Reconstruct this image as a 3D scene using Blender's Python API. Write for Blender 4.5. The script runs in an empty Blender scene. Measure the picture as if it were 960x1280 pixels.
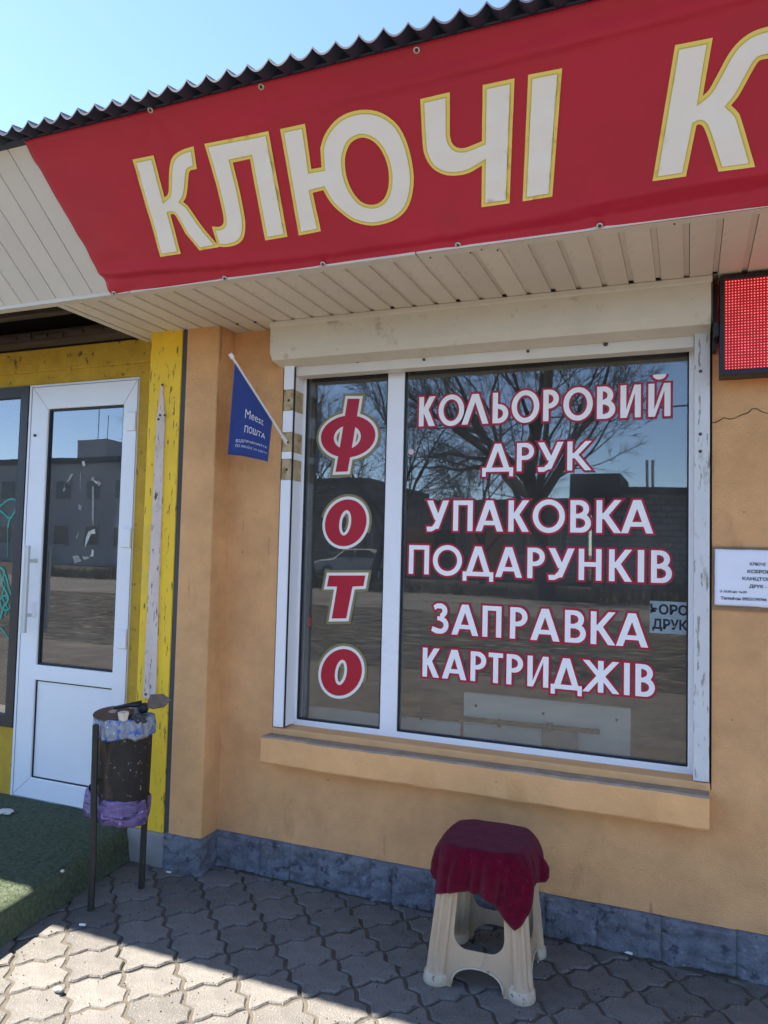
import bpy, bmesh, math, random
from mathutils import Vector, Matrix, noise
from mathutils.geometry import tessellate_polygon
PI = math.pi
rnd = random.Random(7)
SC = bpy.context.scene
COL = SC.collection

# ------------------------------------------------------------------ camera
H = 1.371                                  # eye height
FPX = 932.8                                # focal length for a 960 px wide frame
YAW, PIT, ROL = -0.386882, 0.0514568, 0.0247750
_f = Vector((math.sin(YAW)*math.cos(PIT), math.cos(YAW)*math.cos(PIT), math.sin(PIT)))
_r = Vector((math.cos(YAW), -math.sin(YAW), 0))
_u = _r.cross(_f)
CR = _r*math.cos(ROL) + _u*math.sin(ROL)
CU = -_r*math.sin(ROL) + _u*math.cos(ROL)
CF = _f
EYE = Vector((0, 0, H))
cam = bpy.data.cameras.new('camera')
camo = bpy.data.objects.new('camera', cam)
COL.objects.link(camo)
M = Matrix((CR, CU, -CF)).transposed().to_4x4()
M.translation = EYE
camo.matrix_world = M
cam.sensor_fit = 'HORIZONTAL'
cam.sensor_width = 36
cam.lens = 36*FPX/960
cam.clip_start = 0.05
cam.clip_end = 3000
SC.camera = camo

# ------------------------------------------------------------------ light
SUN = Vector((-0.72, -0.147, 1.0)).normalized()
elev = math.asin(SUN.z)
azim = math.atan2(SUN.x, SUN.y)            # clockwise from +Y
w = bpy.data.worlds.new('World')
SC.world = w
w.use_nodes = True
nt = w.node_tree
bg = nt.nodes['Background']
sky = nt.nodes.new('ShaderNodeTexSky')
sky.sky_type = 'NISHITA'
sky.sun_disc = False
sky.sun_elevation = elev
sky.sun_rotation = azim
sky.air_density = 0.7
sky.dust_density = 0.1
sky.ozone_density = 2.4
nt.links.new(sky.outputs[0], bg.inputs[0])
bg.inputs[1].default_value = 0.051
sl = bpy.data.lights.new('sun', 'SUN')
sl.energy = 2.35
sl.angle = math.radians(0.55)
sl.color = (1.0, 0.92, 0.81)
slo = bpy.data.objects.new('sun', sl)
COL.objects.link(slo)
slo.rotation_euler = SUN.to_track_quat('Z', 'Y').to_euler()
slo.location = (-8, -4, 12)
SC.view_settings.view_transform = 'Standard'
SC.view_settings.look = 'None'
SC.view_settings.gamma = 1
SC.view_settings.exposure = 3.25
SC.render.engine = 'CYCLES'

# ------------------------------------------------------------------ measuring: a sight line meets a plane of the place
def ray(x, y):
    return CR*((x-480)/FPX) - CU*((y-640)/FPX) + CF
def onY(x, y, Y):
    d = ray(x, y); return EYE + d*(Y/d.y)
def onZ(x, y, Z):
    d = ray(x, y); return EYE + d*((Z-H)/d.z)
FA = math.radians(41)
F0 = Vector((0, 2.216, 2.326))
FU = Vector((0, -math.cos(FA), math.sin(FA)))     # up the sloping fascia
FN = Vector((0, -math.sin(FA), -math.cos(FA)))    # its outward face
def onF(x, y):
    d = ray(x, y); t = (F0-EYE).dot(FN)/d.dot(FN); p = EYE+d*t
    return (p.x, (p-F0).dot(FU))
def refl(x, y, Yw, Yg=2.86):
    d = ray(x, y); t = (2*Yg-Yw)/d.y
    return Vector((d.x*t, Yw, H+d.z*t))

# ------------------------------------------------------------------ object helpers
def tag(o, label=None, cat=None, group=None, kind=None):
    if label: o['label'] = label
    if cat: o['category'] = cat
    if group: o['group'] = group
    if kind: o['kind'] = kind
    return o
WL = {}                                            # world location of each object
def thing(name, label, cat, loc=(0, 0, 0), group=None, kind=None):
    o = bpy.data.objects.new(name, None)
    o.empty_display_size = 0.1
    COL.objects.link(o)
    o.location = loc
    WL[o] = Vector(loc)
    return tag(o, label, cat, group, kind)
def obj(name, bm, mat, parent=None, smooth=False, origin=None, bevel=0, label=None, kind=None, sharp=None):
    """bm holds world coordinates; the object gets its own origin and keeps its place"""
    org = Vector(origin) if origin is not None else (WL[parent] if parent else Vector((0, 0, 0)))
    bmesh.ops.translate(bm, verts=bm.verts, vec=-org)
    me = bpy.data.meshes.new(name)
    bm.to_mesh(me); bm.free()
    if smooth:
        for p in me.polygons: p.use_smooth = True
        if sharp: me.set_sharp_from_angle(angle=math.radians(sharp))
    for m in (mat if isinstance(mat, (list, tuple)) else [mat]): me.materials.append(m)
    o = bpy.data.objects.new(name, me)
    COL.objects.link(o)
    if parent:
        o.parent = parent
        o.location = org - WL[parent]
    else:
        o.location = org
    WL[o] = org
    if bevel:
        b = o.modifiers.new('bevel', 'BEVEL'); b.width = bevel; b.segments = 2; b.limit_method = 'ANGLE'
        b.angle_limit = math.radians(40)
    return tag(o, label, None, None, kind)
def BM(): return bmesh.new()
def box(bm, x0, x1, y0, y1, z0, z1, mi=0):
    v = [bm.verts.new((x, y, z)) for x in (x0, x1) for y in (y0, y1) for z in (z0, z1)]
    for q in ((0, 1, 3, 2), (4, 6, 7, 5), (0, 4, 5, 1), (2, 3, 7, 6), (0, 2, 6, 4), (1, 5, 7, 3)):
        f = bm.faces.new([v[i] for i in q]); f.material_index = mi
    return bm
def boxm(*a): return box(BM(), *a)
def tube(bm, pts, radii, n=8, cap=True, mi=0):
    pts = [Vector(p) for p in pts]
    if not isinstance(radii, (list, tuple)): radii = [radii]*len(pts)
    rings = []; ref = None
    for i, p in enumerate(pts):
        t = (pts[min(i+1, len(pts)-1)] - pts[max(i-1, 0)]).normalized()
        if ref is None: ref = t.orthogonal().normalized()
        ref = (ref - t*ref.dot(t))
        ref = ref.normalized() if ref.length > 1e-6 else t.orthogonal().normalized()
        b = t.cross(ref)
        rings.append([bm.verts.new(p + (ref*math.cos(2*PI*k/n) + b*math.sin(2*PI*k/n))*radii[i]) for k in range(n)])
    for a, c in zip(rings, rings[1:]):
        for k in range(n):
            f = bm.faces.new((a[k], a[(k+1) % n], c[(k+1) % n], c[k])); f.material_index = mi
    if cap:
        bm.faces.new(rings[0][::-1]).material_index = mi
        bm.faces.new(rings[-1]).material_index = mi
    return bm
def loft(bm, rings, cap0=True, cap1=True, closed=True, mi=0):
    vs = [[bm.verts.new(p) for p in r] for r in rings]
    for a, c in zip(vs, vs[1:]):
        n = len(a)
        for k in range(n if closed else n-1):
            bm.faces.new((a[k], a[(k+1) % n], c[(k+1) % n], c[k])).material_index = mi
    if cap0: bm.faces.new(vs[0][::-1]).material_index = mi
    if cap1: bm.faces.new(vs[-1]).material_index = mi
    return bm
def plate(bm, loops, mp, d0, d1, mi=0, mi_side=None):
    """a plate cut from 2D loops (outer first, then holes), mapped by mp(a, b, depth)"""
    flat = [p for l in loops for p in l]
    tris = tessellate_polygon([[Vector((p[0], p[1], 0)) for p in l] for l in loops])
    A = [bm.verts.new(mp(p[0], p[1], d0)) for p in flat]
    B = [bm.verts.new(mp(p[0], p[1], d1)) for p in flat]
    for t in tris:
        try:
            bm.faces.new([A[i] for i in t]).material_index = mi
            bm.faces.new([B[i] for i in reversed(t)]).material_index = mi
        except ValueError: pass
    k = 0
    for l in loops:
        n = len(l)
        for i in range(n):
            a, b = k+i, k+(i+1) % n
            try: bm.faces.new((A[a], A[b], B[b], B[a])).material_index = mi if mi_side is None else mi_side
            except ValueError: pass
        k += n
    bmesh.ops.recalc_face_normals(bm, faces=bm.faces)
    return bm
def rect(x0, x1, z0, z1): return [(x0, z0), (x1, z0), (x1, z1), (x0, z1)]
def mpY(a, b, d): return (a, d, b)                # wall-parallel plates: (x, z), depth = y
def mpF(a, s, d): return Vector((a, F0.y, F0.z)) + FU*s + FN*d
def area(l): return 0.5*sum(l[i][0]*l[(i+1) % len(l)][1]-l[(i+1) % len(l)][0]*l[i][1] for i in range(len(l)))
def offset(l, d):
    """grow (d>0) a closed loop by a mitred distance"""
    s = 1 if area(l) > 0 else -1
    out = []; n = len(l)
    for i in range(n):
        p0, p, p1 = Vector(l[i-1]), Vector(l[i]), Vector(l[(i+1) % n])
        a = (p-p0).normalized(); b = (p1-p).normalized()
        na = Vector((a.y, -a.x))*s; nb = Vector((b.y, -b.x))*s
        m = na+nb
        if m.length < 1e-6: m = na
        m = m.normalized(); c = max(m.dot(na), 0.45)
        q = p + m*(d/c); out.append((q.x, q.y))
    return out
def ellipse(cx, cy, rx, ry, n=40, shear=0.0):
    return [(cx+rx*math.cos(2*PI*k/n)+shear*ry*math.sin(2*PI*k/n), cy+ry*math.sin(2*PI*k/n)) for k in range(n)]
def smooth_loop(pts, sharp=(), n=4):
    """Catmull-Rom through points, keeping the indices in sharp as corners"""
    out = []; N = len(pts)
    for i in range(N):
        p1, p2 = Vector(pts[i]), Vector(pts[(i+1) % N])
        p0 = Vector(pts[i-1]) if i not in sharp else p1*2-p2
        p3 = Vector(pts[(i+2) % N]) if (i+1) % N not in sharp else p2*2-p1
        for k in range(n):
            t = k/n
            q = 0.5*((2*p1)+(p2-p0)*t+(2*p0-5*p1+4*p2-p3)*t*t+(3*p1-p0-3*p2+p3)*t**3)
            out.append((q.x, q.y))
    return out
def text_mesh(body, size, bold=0.0):
    cu = bpy.data.curves.new('t', 'FONT'); cu.body = body; cu.size = size; cu.offset = bold
    cu.resolution_u = 3
    o = bpy.data.objects.new('t', cu); COL.objects.link(o)
    bpy.context.view_layer.update()
    me = bpy.data.meshes.new_from_object(o.evaluated_get(bpy.context.evaluated_depsgraph_get()))
    bm = BM(); bm.from_mesh(me)
    bpy.data.objects.remove(o); bpy.data.curves.remove(cu); bpy.data.meshes.remove(me)
    return bm

# ------------------------------------------------------------------ materials
def mat(name, col, rough=0.7, spec=0.4, metal=0.0, var=0.0, scale=8.0, bump=0.0, bscale=120.0, stretch=(1, 1, 1),
        spots=None, obj_random=0.0, coat=0.0, sheen=0.0, emit=None, estr=0.0, trans=0.0, bdist=0.004):
    """colour with soft mottling (var), fine relief (bump) and optional spots=[(colour, scale, threshold, width, stretch)]"""
    m = bpy.data.materials.new(name); m.use_nodes = True
    n, l = m.node_tree.nodes, m.node_tree.links
    b = n['Principled BSDF']
    b.inputs['Roughness'].default_value = rough
    b.inputs['Specular IOR Level'].default_value = spec
    b.inputs['Metallic'].default_value = metal
    b.inputs['Coat Weight'].default_value = coat
    b.inputs['Sheen Weight'].default_value = sheen
    b.inputs['Transmission Weight'].default_value = trans
    if emit:
        b.inputs['Emission Color'].default_value = (*emit, 1); b.inputs['Emission Strength'].default_value = estr
    tc = n.new('ShaderNodeTexCoord')
    def mapping(st):
        mp = n.new('ShaderNodeMapping'); mp.inputs['Scale'].default_value = st
        l.new(tc.outputs['Object'], mp.inputs[0]); return mp.outputs[0]
    base = mapping(stretch)
    out = None
    rgb = n.new('ShaderNodeRGB'); rgb.outputs[0].default_value = (*col, 1); out = rgb.outputs[0]
    if var:
        t = n.new('ShaderNodeTexNoise'); t.inputs['Scale'].default_value = scale; t.inputs['Detail'].default_value = 8
        t.inputs['Roughness'].default_value = 0.65
        l.new(base, t.inputs['Vector'])
        mr = n.new('ShaderNodeMapRange'); mr.inputs[1].default_value = 0.25; mr.inputs[2].default_value = 0.75
        mr.inputs[3].default_value = 1-var; mr.inputs[4].default_value = 1+var
        l.new(t.outputs[0], mr.inputs[0])
        mx = n.new('ShaderNodeMix'); mx.data_type = 'RGBA'; mx.blend_type = 'MULTIPLY'; mx.inputs[0].default_value = 1
        l.new(out, mx.inputs[6]); l.new(mr.outputs[0], mx.inputs[7]); out = mx.outputs[2]
    if obj_random:
        oi = n.new('ShaderNodeObjectInfo')
        mr = n.new('ShaderNodeMapRange'); mr.inputs[3].default_value = 1-obj_random; mr.inputs[4].default_value = 1+obj_random
        l.new(oi.outputs['Random'], mr.inputs[0])
        mx = n.new('ShaderNodeMix'); mx.data_type = 'RGBA'; mx.blend_type = 'MULTIPLY'; mx.inputs[0].default_value = 1
        l.new(out, mx.inputs[6]); l.new(mr.outputs[0], mx.inputs[7]); out = mx.outputs[2]
    for (sc, ss, th, wd, st) in (spots or []):
        t = n.new('ShaderNodeTexNoise'); t.inputs['Scale'].default_value = ss; t.inputs['Detail'].default_value = 6
        t.inputs['Roughness'].default_value = 0.6
        l.new(mapping(st), t.inputs['Vector'])
        mr = n.new('ShaderNodeMapRange'); mr.inputs[1].default_value = th; mr.inputs[2].default_value = th+wd
        mr.clamp = True
        l.new(t.outputs[0], mr.inputs[0])
        mx = n.new('ShaderNodeMix'); mx.data_type = 'RGBA'
        l.new(mr.outputs[0], mx.inputs[0]); l.new(out, mx.inputs[6]); mx.inputs[7].default_value = (*sc, 1); out = mx.outputs[2]
    l.new(out, b.inputs['Base Color'])
    if bump:
        t = n.new('ShaderNodeTexNoise'); t.inputs['Scale'].default_value = bscale; t.inputs['Detail'].default_value = 6
        t.inputs['Roughness'].default_value = 0.6
        l.new(base, t.inputs['Vector'])
        bp = n.new('ShaderNodeBump'); bp.inputs['Strength'].default_value = bump; bp.inputs['Distance'].default_value = bdist
        l.new(t.outputs[0], bp.inputs['Height']); l.new(bp.outputs[0], b.inputs['Normal'])
    return m
def glass_mat(name, fac, tint, wob=0.0, rough=0.0, dust_veil=0.0):
    m = bpy.data.materials.new(name); m.use_nodes = True
    n, l = m.node_tree.nodes, m.node_tree.links
    n.remove(n['Principled BSDF'])
    g = n.new('ShaderNodeBsdfGlossy'); g.inputs['Roughness'].default_value = rough; g.inputs['Color'].default_value = (1, 1, 1, 1)
    t = n.new('ShaderNodeBsdfTransparent'); t.inputs['Color'].default_value = (*tint, 1)
    lw = n.new('ShaderNodeFresnel'); lw.inputs['IOR'].default_value = 1.5
    ad = n.new('ShaderNodeMath'); ad.operation = 'ADD'; ad.use_clamp = True; ad.inputs[1].default_value = fac-0.04
    l.new(lw.outputs[0], ad.inputs[0])
    mx = n.new('ShaderNodeMixShader'); l.new(ad.outputs[0], mx.inputs[0])
    l.new(t.outputs[0], mx.inputs[1]); l.new(g.outputs[0], mx.inputs[2])
    if wob:
        tc = n.new('ShaderNodeTexCoord'); nz = n.new('ShaderNodeTexNoise'); nz.inputs['Scale'].default_value = 2.5; nz.inputs['Detail'].default_value = 1
        bp = n.new('ShaderNodeBump'); bp.inputs['Strength'].default_value = 1; bp.inputs['Distance'].default_value = wob
        l.new(tc.outputs['Object'], nz.inputs['Vector']); l.new(nz.outputs[0], bp.inputs['Height']); l.new(bp.outputs[0], g.inputs['Normal'])
    out = mx.outputs[0]
    if dust_veil:
        df = n.new('ShaderNodeBsdfDiffuse'); df.inputs['Color'].default_value = (.62, .60, .56, 1)  # diffuse veil over the pane, mixed in to lift the dark reflections
        tc2 = n.new('ShaderNodeTexCoord'); n2 = n.new('ShaderNodeTexNoise'); n2.inputs['Scale'].default_value = 3.5; n2.inputs['Detail'].default_value = 7
        mr = n.new('ShaderNodeMapRange'); mr.inputs[1].default_value = .3; mr.inputs[2].default_value = .7; mr.inputs[3].default_value = dust_veil*.55; mr.inputs[4].default_value = dust_veil*1.5
        l.new(tc2.outputs['Object'], n2.inputs['Vector']); l.new(n2.outputs[0], mr.inputs[0])
        m2 = n.new('ShaderNodeMixShader'); l.new(mr.outputs[0], m2.inputs[0]); l.new(out, m2.inputs[1]); l.new(df.outputs[0], m2.inputs[2]); out = m2.outputs[0]
    l.new(out, n['Material Output'].inputs[0])
    return m

STUCCO = mat('orange stucco', (0.71, 0.385, 0.170), 0.9, 0.2, var=0.19, scale=5.5, bump=1.0, bscale=170, bdist=0.006,
             spots=[((0.46, 0.235, 0.10), 5.0, 0.64, 0.16, (1, 1, 0.5)), ((0.40, 0.22, 0.11), 16.0, 0.655, 0.07, (1.6, 1.6, 0.16)), ((0.36, 0.20, 0.10), 42.0, 0.70, 0.04, (1, 1, 1)), ((0.78, 0.46, 0.21), 9.0, 0.66, 0.12, (1, 1, 1))])
SILLM = mat('sill stucco', (0.74, 0.40, 0.17), 0.9, 0.2, var=0.14, scale=6.0, bump=0.6, bscale=90,
            spots=[((0.72, 0.5, 0.28), 30.0, 0.70, 0.05, (1, 1, 1)), ((0.36, 0.2, 0.1), 14, 0.70, 0.08, (1, 1, 1))])
DUST = mat('dusty ledge', (0.36, 0.27, 0.19), 0.95, 0.1, var=0.25, scale=20, bump=0.4, bscale=80)
PLINTH = mat('blue grey painted rock face', (0.142, 0.148, 0.172), 0.75, 0.3, var=0.4, scale=17, bump=1.0, bscale=70, bdist=0.008,
             spots=[((0.055, 0.06, 0.075), 30, 0.57, 0.08, (1, 1, 1)), ((0.21, 0.22, 0.255), 48, 0.60, 0.06, (1, 1, 1)), ((0.16, 0.15, 0.135), 9, 0.62, 0.1, (1, 1, 1.6))])
CONC = mat('grey concrete', (0.27, 0.26, 0.24), 0.95, 0.2, var=0.2, scale=10, bump=0.5, bscale=70)
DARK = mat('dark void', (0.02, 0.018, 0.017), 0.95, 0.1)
BEAM = mat('weathered roof timber', (0.075, 0.055, 0.042), 0.9, 0.2, var=0.45, scale=9, stretch=(0.35, 3, 6), bump=0.4, bscale=40)
YELL = mat('cracked yellow paint', (0.84, 0.53, 0.030), 0.6, 0.35, var=0.10, scale=6, bump=0.35, bscale=60,
           spots=[((0.16, 0.12, 0.03), 48, 0.605, 0.03, (2.0, 2.0, 0.30)), ((0.20, 0.14, 0.03), 22, 0.66, 0.03, (2.0, 2.0, 0.35)), ((0.62, 0.44, 0.09), 7, 0.62, 0.12, (1, 1, 0.4))])
YELLD = mat('shaded dirty yellow render', (0.54, 0.335, 0.04), 0.8, 0.25, var=0.2, scale=9, bump=0.9, bscale=55, bdist=0.006,  # base yellow darkened for the shade at the entrance; spots are flecks
            spots=[((0.14, 0.10, 0.03), 26, 0.60, 0.07, (1, 1, 0.8))])
PINKW = mat('flaking pale board', (0.66, 0.53, 0.45), 0.8, 0.3, var=0.10, scale=20, bump=0.5, bscale=50, stretch=(1, 1, 0.3),
            spots=[((0.10, 0.075, 0.06), 55, 0.60, 0.03, (1.7, 1.7, 0.28)), ((0.16, 0.12, 0.10), 26, 0.64, 0.03, (1.7, 1.7, 0.3)), ((0.42, 0.33, 0.27), 12, 0.6, 0.1, (1, 1, 0.5))])
STRIP = mat('dark gap strip', (0.075, 0.075, 0.078), 0.8, 0.3, var=0.3, scale=10, stretch=(1, 1, 0.2))
PVC = mat('white plastic frame', (0.82, 0.81, 0.82), 0.32, 0.5, var=0.035, scale=5,
          spots=[((0.55, 0.54, 0.52), 25, 0.71, 0.05, (1, 1, 0.5))])
PVCD = mat('white door plastic', (0.82, 0.82, 0.84), 0.3, 0.5, var=0.03, scale=4)
RAILW = mat('scuffed white rail', (0.62, 0.61, 0.59), 0.45, 0.45, var=0.06, scale=6,
            spots=[((0.28, 0.25, 0.20), 34, 0.585, 0.035, (2, 2, 0.35)), ((0.42, 0.40, 0.36), 16, 0.60, 0.08, (1, 1, 0.4))])
OCHRE = mat('ochre mortar patch', (0.47, 0.36, 0.21), 0.9, 0.2, var=0.3, scale=18, bump=0.7, bscale=50,
            spots=[((0.24, 0.15, 0.06), 24, 0.50, 0.16, (1, 1, 1))])
CREAM = mat('dusty cream metal', (0.62, 0.565, 0.47), 0.5, 0.4, var=0.08, scale=5, bump=0.1, bscale=6, bdist=0.01,
            spots=[((0.44, 0.39, 0.31), 13, 0.60, 0.1, (1, 1, 1)), ((0.27, 0.24, 0.19), 45, 0.71, 0.04, (1, 1, 1))])
HEADM = mat('cream end slat', (0.66, 0.61, 0.53), 0.45, 0.4, var=0.07, scale=6)
SOFF = mat('beige soffit plastic', (0.65, 0.575, 0.49), 0.5, 0.35, var=0.09, scale=4, stretch=(1, 0.4, 1), obj_random=0.07,
           spots=[((0.42, 0.35, 0.27), 9, 0.62, 0.12, (1, 0.4, 1))])
SIDE = mat('pale fascia boards', (0.64, 0.61, 0.57), 0.5, 0.35, var=0.06, scale=3, obj_random=0.04,
           spots=[((0.45, 0.41, 0.36), 30, 0.69, 0.05, (1, 1, 1))])
TRIM = mat('white edge trim', (0.64, 0.59, 0.52), 0.45, 0.4, var=0.08, scale=7,
           spots=[((0.2, 0.17, 0.14), 40, 0.72, 0.03, (1, 1, 1))])
ROOFM = mat('dark corrugated sheet', (0.026, 0.034, 0.060), 0.55, 0.4, var=0.3, scale=9)
RED = mat('red banner vinyl', (0.47, 0.010, 0.038), 0.42, 0.45, var=0.12, scale=2.5, spots=[((0.36, 0.02, 0.04), 3.0, 0.62, 0.2, (1, 1, 1))], bump=0.10, bscale=260, bdist=0.002)
REDT = mat('white banner print', (0.90, 0.88, 0.84), 0.5, 0.4, var=0.03, scale=4)
GOLD = mat('yellow banner print', (0.92, 0.72, 0.17), 0.5, 0.4, var=0.03, scale=4)
LIME = mat('green yellow print line', (0.66, 0.60, 0.12), 0.5, 0.4)
STEEL = mat('zinc eyelet', (0.55, 0.54, 0.50), 0.35, 0.5, metal=0.8)
BOLT = mat('rusty bolt', (0.10, 0.075, 0.06), 0.6, 0.4, metal=0.4)
VW = mat('white window vinyl', (0.90, 0.865, 0.84), 0.4, 0.4, var=0.02, scale=9)
VR = mat('crimson vinyl', (0.36, 0.012, 0.035), 0.4, 0.4)
VR2 = mat('red vinyl', (0.43, 0.010, 0.028), 0.4, 0.4, var=0.05, scale=12)
VW2 = mat('ivory vinyl', (0.82, 0.77, 0.70), 0.4, 0.4)
VO = mat('olive vinyl edge', (0.22, 0.20, 0.085), 0.4, 0.4)
GLASS = glass_mat('window glass', 0.085, (0.86, 0.89, 0.88), 0.0006, .012, .045)
GLASSD = glass_mat('door glass', 0.17, (0.55, 0.58, 0.60), 0.0005, .010, .05)
PANEW = mat('far window pane', (0.03, 0.04, 0.05), 0.1, 0.5)
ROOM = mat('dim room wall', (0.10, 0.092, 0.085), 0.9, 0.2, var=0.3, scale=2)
BOARDW = mat('white melamine', (0.85, 0.86, 0.85), 0.4, 0.4, var=0.04, scale=5)
PIPE = mat('greenish metal tube', (0.03, 0.04, 0.03), 0.4, 0.5, metal=0.3)
BLACKF = mat('dark brown window frame', (0.035, 0.031, 0.032), 0.4, 0.4)
TEAL = mat('teal spray paint', (0.02, 0.32, 0.25), 0.5, 0.4, var=0.2, scale=20)
CHROME = mat('grey satin handle', (0.60, 0.61, 0.62), 0.35, 0.5, metal=0.25)
BLACK = mat('black plastic', (0.016, 0.014, 0.018), 0.45, 0.4)
LEDB = mat('red led board', (0.10, 0.004, 0.007), 0.5, 0.4, emit=(0.9, 0.02, 0.03), estr=0.028)
LEDD = mat('lit red led', (0.6, 0.14, 0.14), 0.4, 0.4, emit=(1.0, 0.14, 0.13), estr=0.15)
FLAGM = mat('blue flag polyester', (0.022, 0.052, 0.24), 0.55, 0.3, var=0.06, scale=8, sheen=0.2, bump=0.08, bscale=500, bdist=0.001)
FLAGT = mat('white flag print', (0.75, 0.76, 0.80), 0.6, 0.3)
POLEM = mat('pale plastic pole', (0.70, 0.66, 0.60), 0.4, 0.4)
PAPER = mat('white paper', (0.78, 0.78, 0.84), 0.75, 0.2, var=0.02, scale=12)
TAPE = mat('clear tape', (0.60, 0.47, 0.36), 0.15, 0.5, var=0.06, scale=40)
INK = mat('black ink', (0.03, 0.03, 0.04), 0.7, 0.2)
PAVE = mat('worn grey paving', (0.160, 0.152, 0.139), 0.95, 0.15, var=0.24, scale=11, bump=0.9, bscale=210, bdist=0.006, obj_random=0.17,
           spots=[((0.085, 0.078, 0.068), 16, 0.66, 0.06, (1, 1, 1)), ((0.13, 0.118, 0.10), 9, 0.60, 0.14, (1, 1, 1)), ((0.27, 0.25, 0.22), 150, 0.58, 0.08, (1, 1, 1)), ((0.075, 0.07, 0.06), 130, 0.62, 0.06, (1, 1, 1))])
JOINT = mat('joint dirt', (0.10, 0.088, 0.072), 0.98, 0.1, var=0.3, scale=25, bump=0.8, bscale=150)
GROUNDM = mat('bare dirt ground', (0.105, 0.092, 0.075), 0.98, 0.1, var=0.4, scale=2.5, bump=0.9, bscale=14, bdist=0.05,
              spots=[((0.06, 0.053, 0.043), 9.0, 0.58, 0.12, (1, 1.4, 1)), ((0.16, 0.142, 0.118), 17.0, 0.62, 0.08, (1, 1.3, 1)), ((0.09, 0.08, 0.066), 0.9, 0.52, 0.1, (1, 2.5, 1)), ((0.15, 0.132, 0.108), 0.35, 0.58, 0.12, (1, 3, 1))])
ROADM = mat('dusty asphalt', (0.10, 0.092, 0.082), 0.95, 0.2, var=0.5, scale=0.8, bump=0.3, bscale=60)
TURF = mat('green needle turf', (0.125, 0.155, 0.098), 0.97, 0.08, var=0.5, scale=60, bump=1.0, bscale=420, bdist=0.012,
           spots=[((0.17, 0.19, 0.13), 40, 0.60, 0.14, (1, 1, 1)), ((0.115, 0.115, 0.095), 5, 0.60, 0.16, (1, 1, 1))])
STOOLM = mat('cream plastic', (0.44, 0.32, 0.21), 0.38, 0.45, var=0.06, scale=14,
             spots=[((0.36, 0.265, 0.18), 18, 0.62, 0.1, (1, 1, 0.4))])
STOOLF = mat('scuffed stool foot', (0.48, 0.39, 0.29), 0.6, 0.4, var=0.15, scale=40,
             spots=[((0.18, 0.14, 0.11), 60, 0.60, 0.05, (1, 1, 1))])
CLOTH = mat('burgundy plush', (0.105, 0.003, 0.016), 1.0, 0.0, var=0.35, scale=45, sheen=0.10, bump=0.8, bscale=300, bdist=0.006, spots=[((0.16, 0.012, 0.035), 60, 0.60, 0.1, (1, 1, 1))])
BINM = mat('blackened rusty steel', (0.030, 0.024, 0.020), 0.75, 0.35, metal=0.1, var=0.5, scale=12, bump=0.6, bscale=60, stretch=(1, 1, 0.35),
           spots=[((0.26, 0.23, 0.18), 60, 0.635, 0.025, (1, 1, 0.7)), ((0.11, 0.065, 0.035), 14, 0.55, 0.12, (1, 1, 0.22)), ((0.008, 0.008, 0.009), 7, 0.60, 0.1, (1, 1, 0.4))])
LEGM = mat('dark iron leg', (0.035, 0.030, 0.026), 0.6, 0.4, metal=0.2, var=0.4, scale=25,
           spots=[((0.22, 0.20, 0.15), 70, 0.68, 0.03, (1, 1, 0.6))])
BAGB = mat('pale blue plastic film', (0.27, 0.29, 0.34), 0.22, 0.5, var=0.45, scale=26, bump=0.8, bscale=30, bdist=0.015,
           spots=[((0.05, 0.13, 0.42), 22, 0.53, 0.06, (1, 1, 1)), ((0.72, 0.73, 0.76), 36, 0.62, 0.06, (1, 1, 1)), ((0.30, 0.24, 0.24), 12, 0.6, 0.1, (1, 1, 1))])
BAGP = mat('purple plastic bag', (0.15, 0.10, 0.24), 0.25, 0.5, var=0.45, scale=22, bump=0.8, bscale=22, bdist=0.02, stretch=(.6, .6, 2.2),
           spots=[((0.42, 0.32, 0.62), 30, 0.6, 0.08, (1, 1, 1)), ((0.03, 0.03, 0.07), 17, 0.56, 0.05, (.5, .5, 2.6))])
RUST = mat('rusty brown dish', (0.125, 0.062, 0.036), 0.6, 0.4, var=0.4, scale=25,
           spots=[((0.06, 0.035, 0.025), 30, 0.58, 0.1, (1, 1, 1))])
RUSTG = mat('grimy brown leather', (0.16, 0.115, 0.085), 0.7, 0.3, var=0.35, scale=40)
TISSUE = mat('crumpled white tissue', (0.62, 0.58, 0.53), 0.8, 0.2, var=0.12, scale=40)
BARK = mat('dark grey bark', (0.050, 0.042, 0.036), 0.95, 0.1, var=0.3, scale=3, bump=0.6, bscale=20)
FARB = mat('dull grey brick', (0.33, 0.295, 0.26), 0.9, 0.2, var=0.25, scale=4)
def add_bricks(m, c2):
    n, l = m.node_tree.nodes, m.node_tree.links
    b = n['Principled BSDF']; src = b.inputs['Base Color'].links[0].from_socket
    tc = n.new('ShaderNodeTexCoord'); mp = n.new('ShaderNodeMapping'); mp.inputs['Rotation'].default_value = (math.radians(90), 0, 0)
    br = n.new('ShaderNodeTexBrick'); br.inputs['Scale'].default_value = 1.0; br.inputs['Brick Width'].default_value = .42; br.inputs['Row Height'].default_value = .21
    br.inputs['Mortar Size'].default_value = .03; br.inputs['Color1'].default_value = (1, 1, 1, 1); br.inputs['Color2'].default_value = (.62, .60, .58, 1); br.inputs['Mortar'].default_value = (*c2, 1)
    mx = n.new('ShaderNodeMix'); mx.data_type = 'RGBA'; mx.blend_type = 'MULTIPLY'; mx.inputs[0].default_value = 1
    l.new(tc.outputs['Object'], mp.inputs[0]); l.new(mp.outputs[0], br.inputs[0]); l.new(src, mx.inputs[6]); l.new(br.outputs[0], mx.inputs[7]); l.new(mx.outputs[2], b.inputs['Base Color'])
add_bricks(FARB, (.35, .34, .33))
FARG = mat('grey panel wall', (0.36, 0.35, 0.34), 0.9, 0.2, var=0.15, scale=1)
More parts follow.
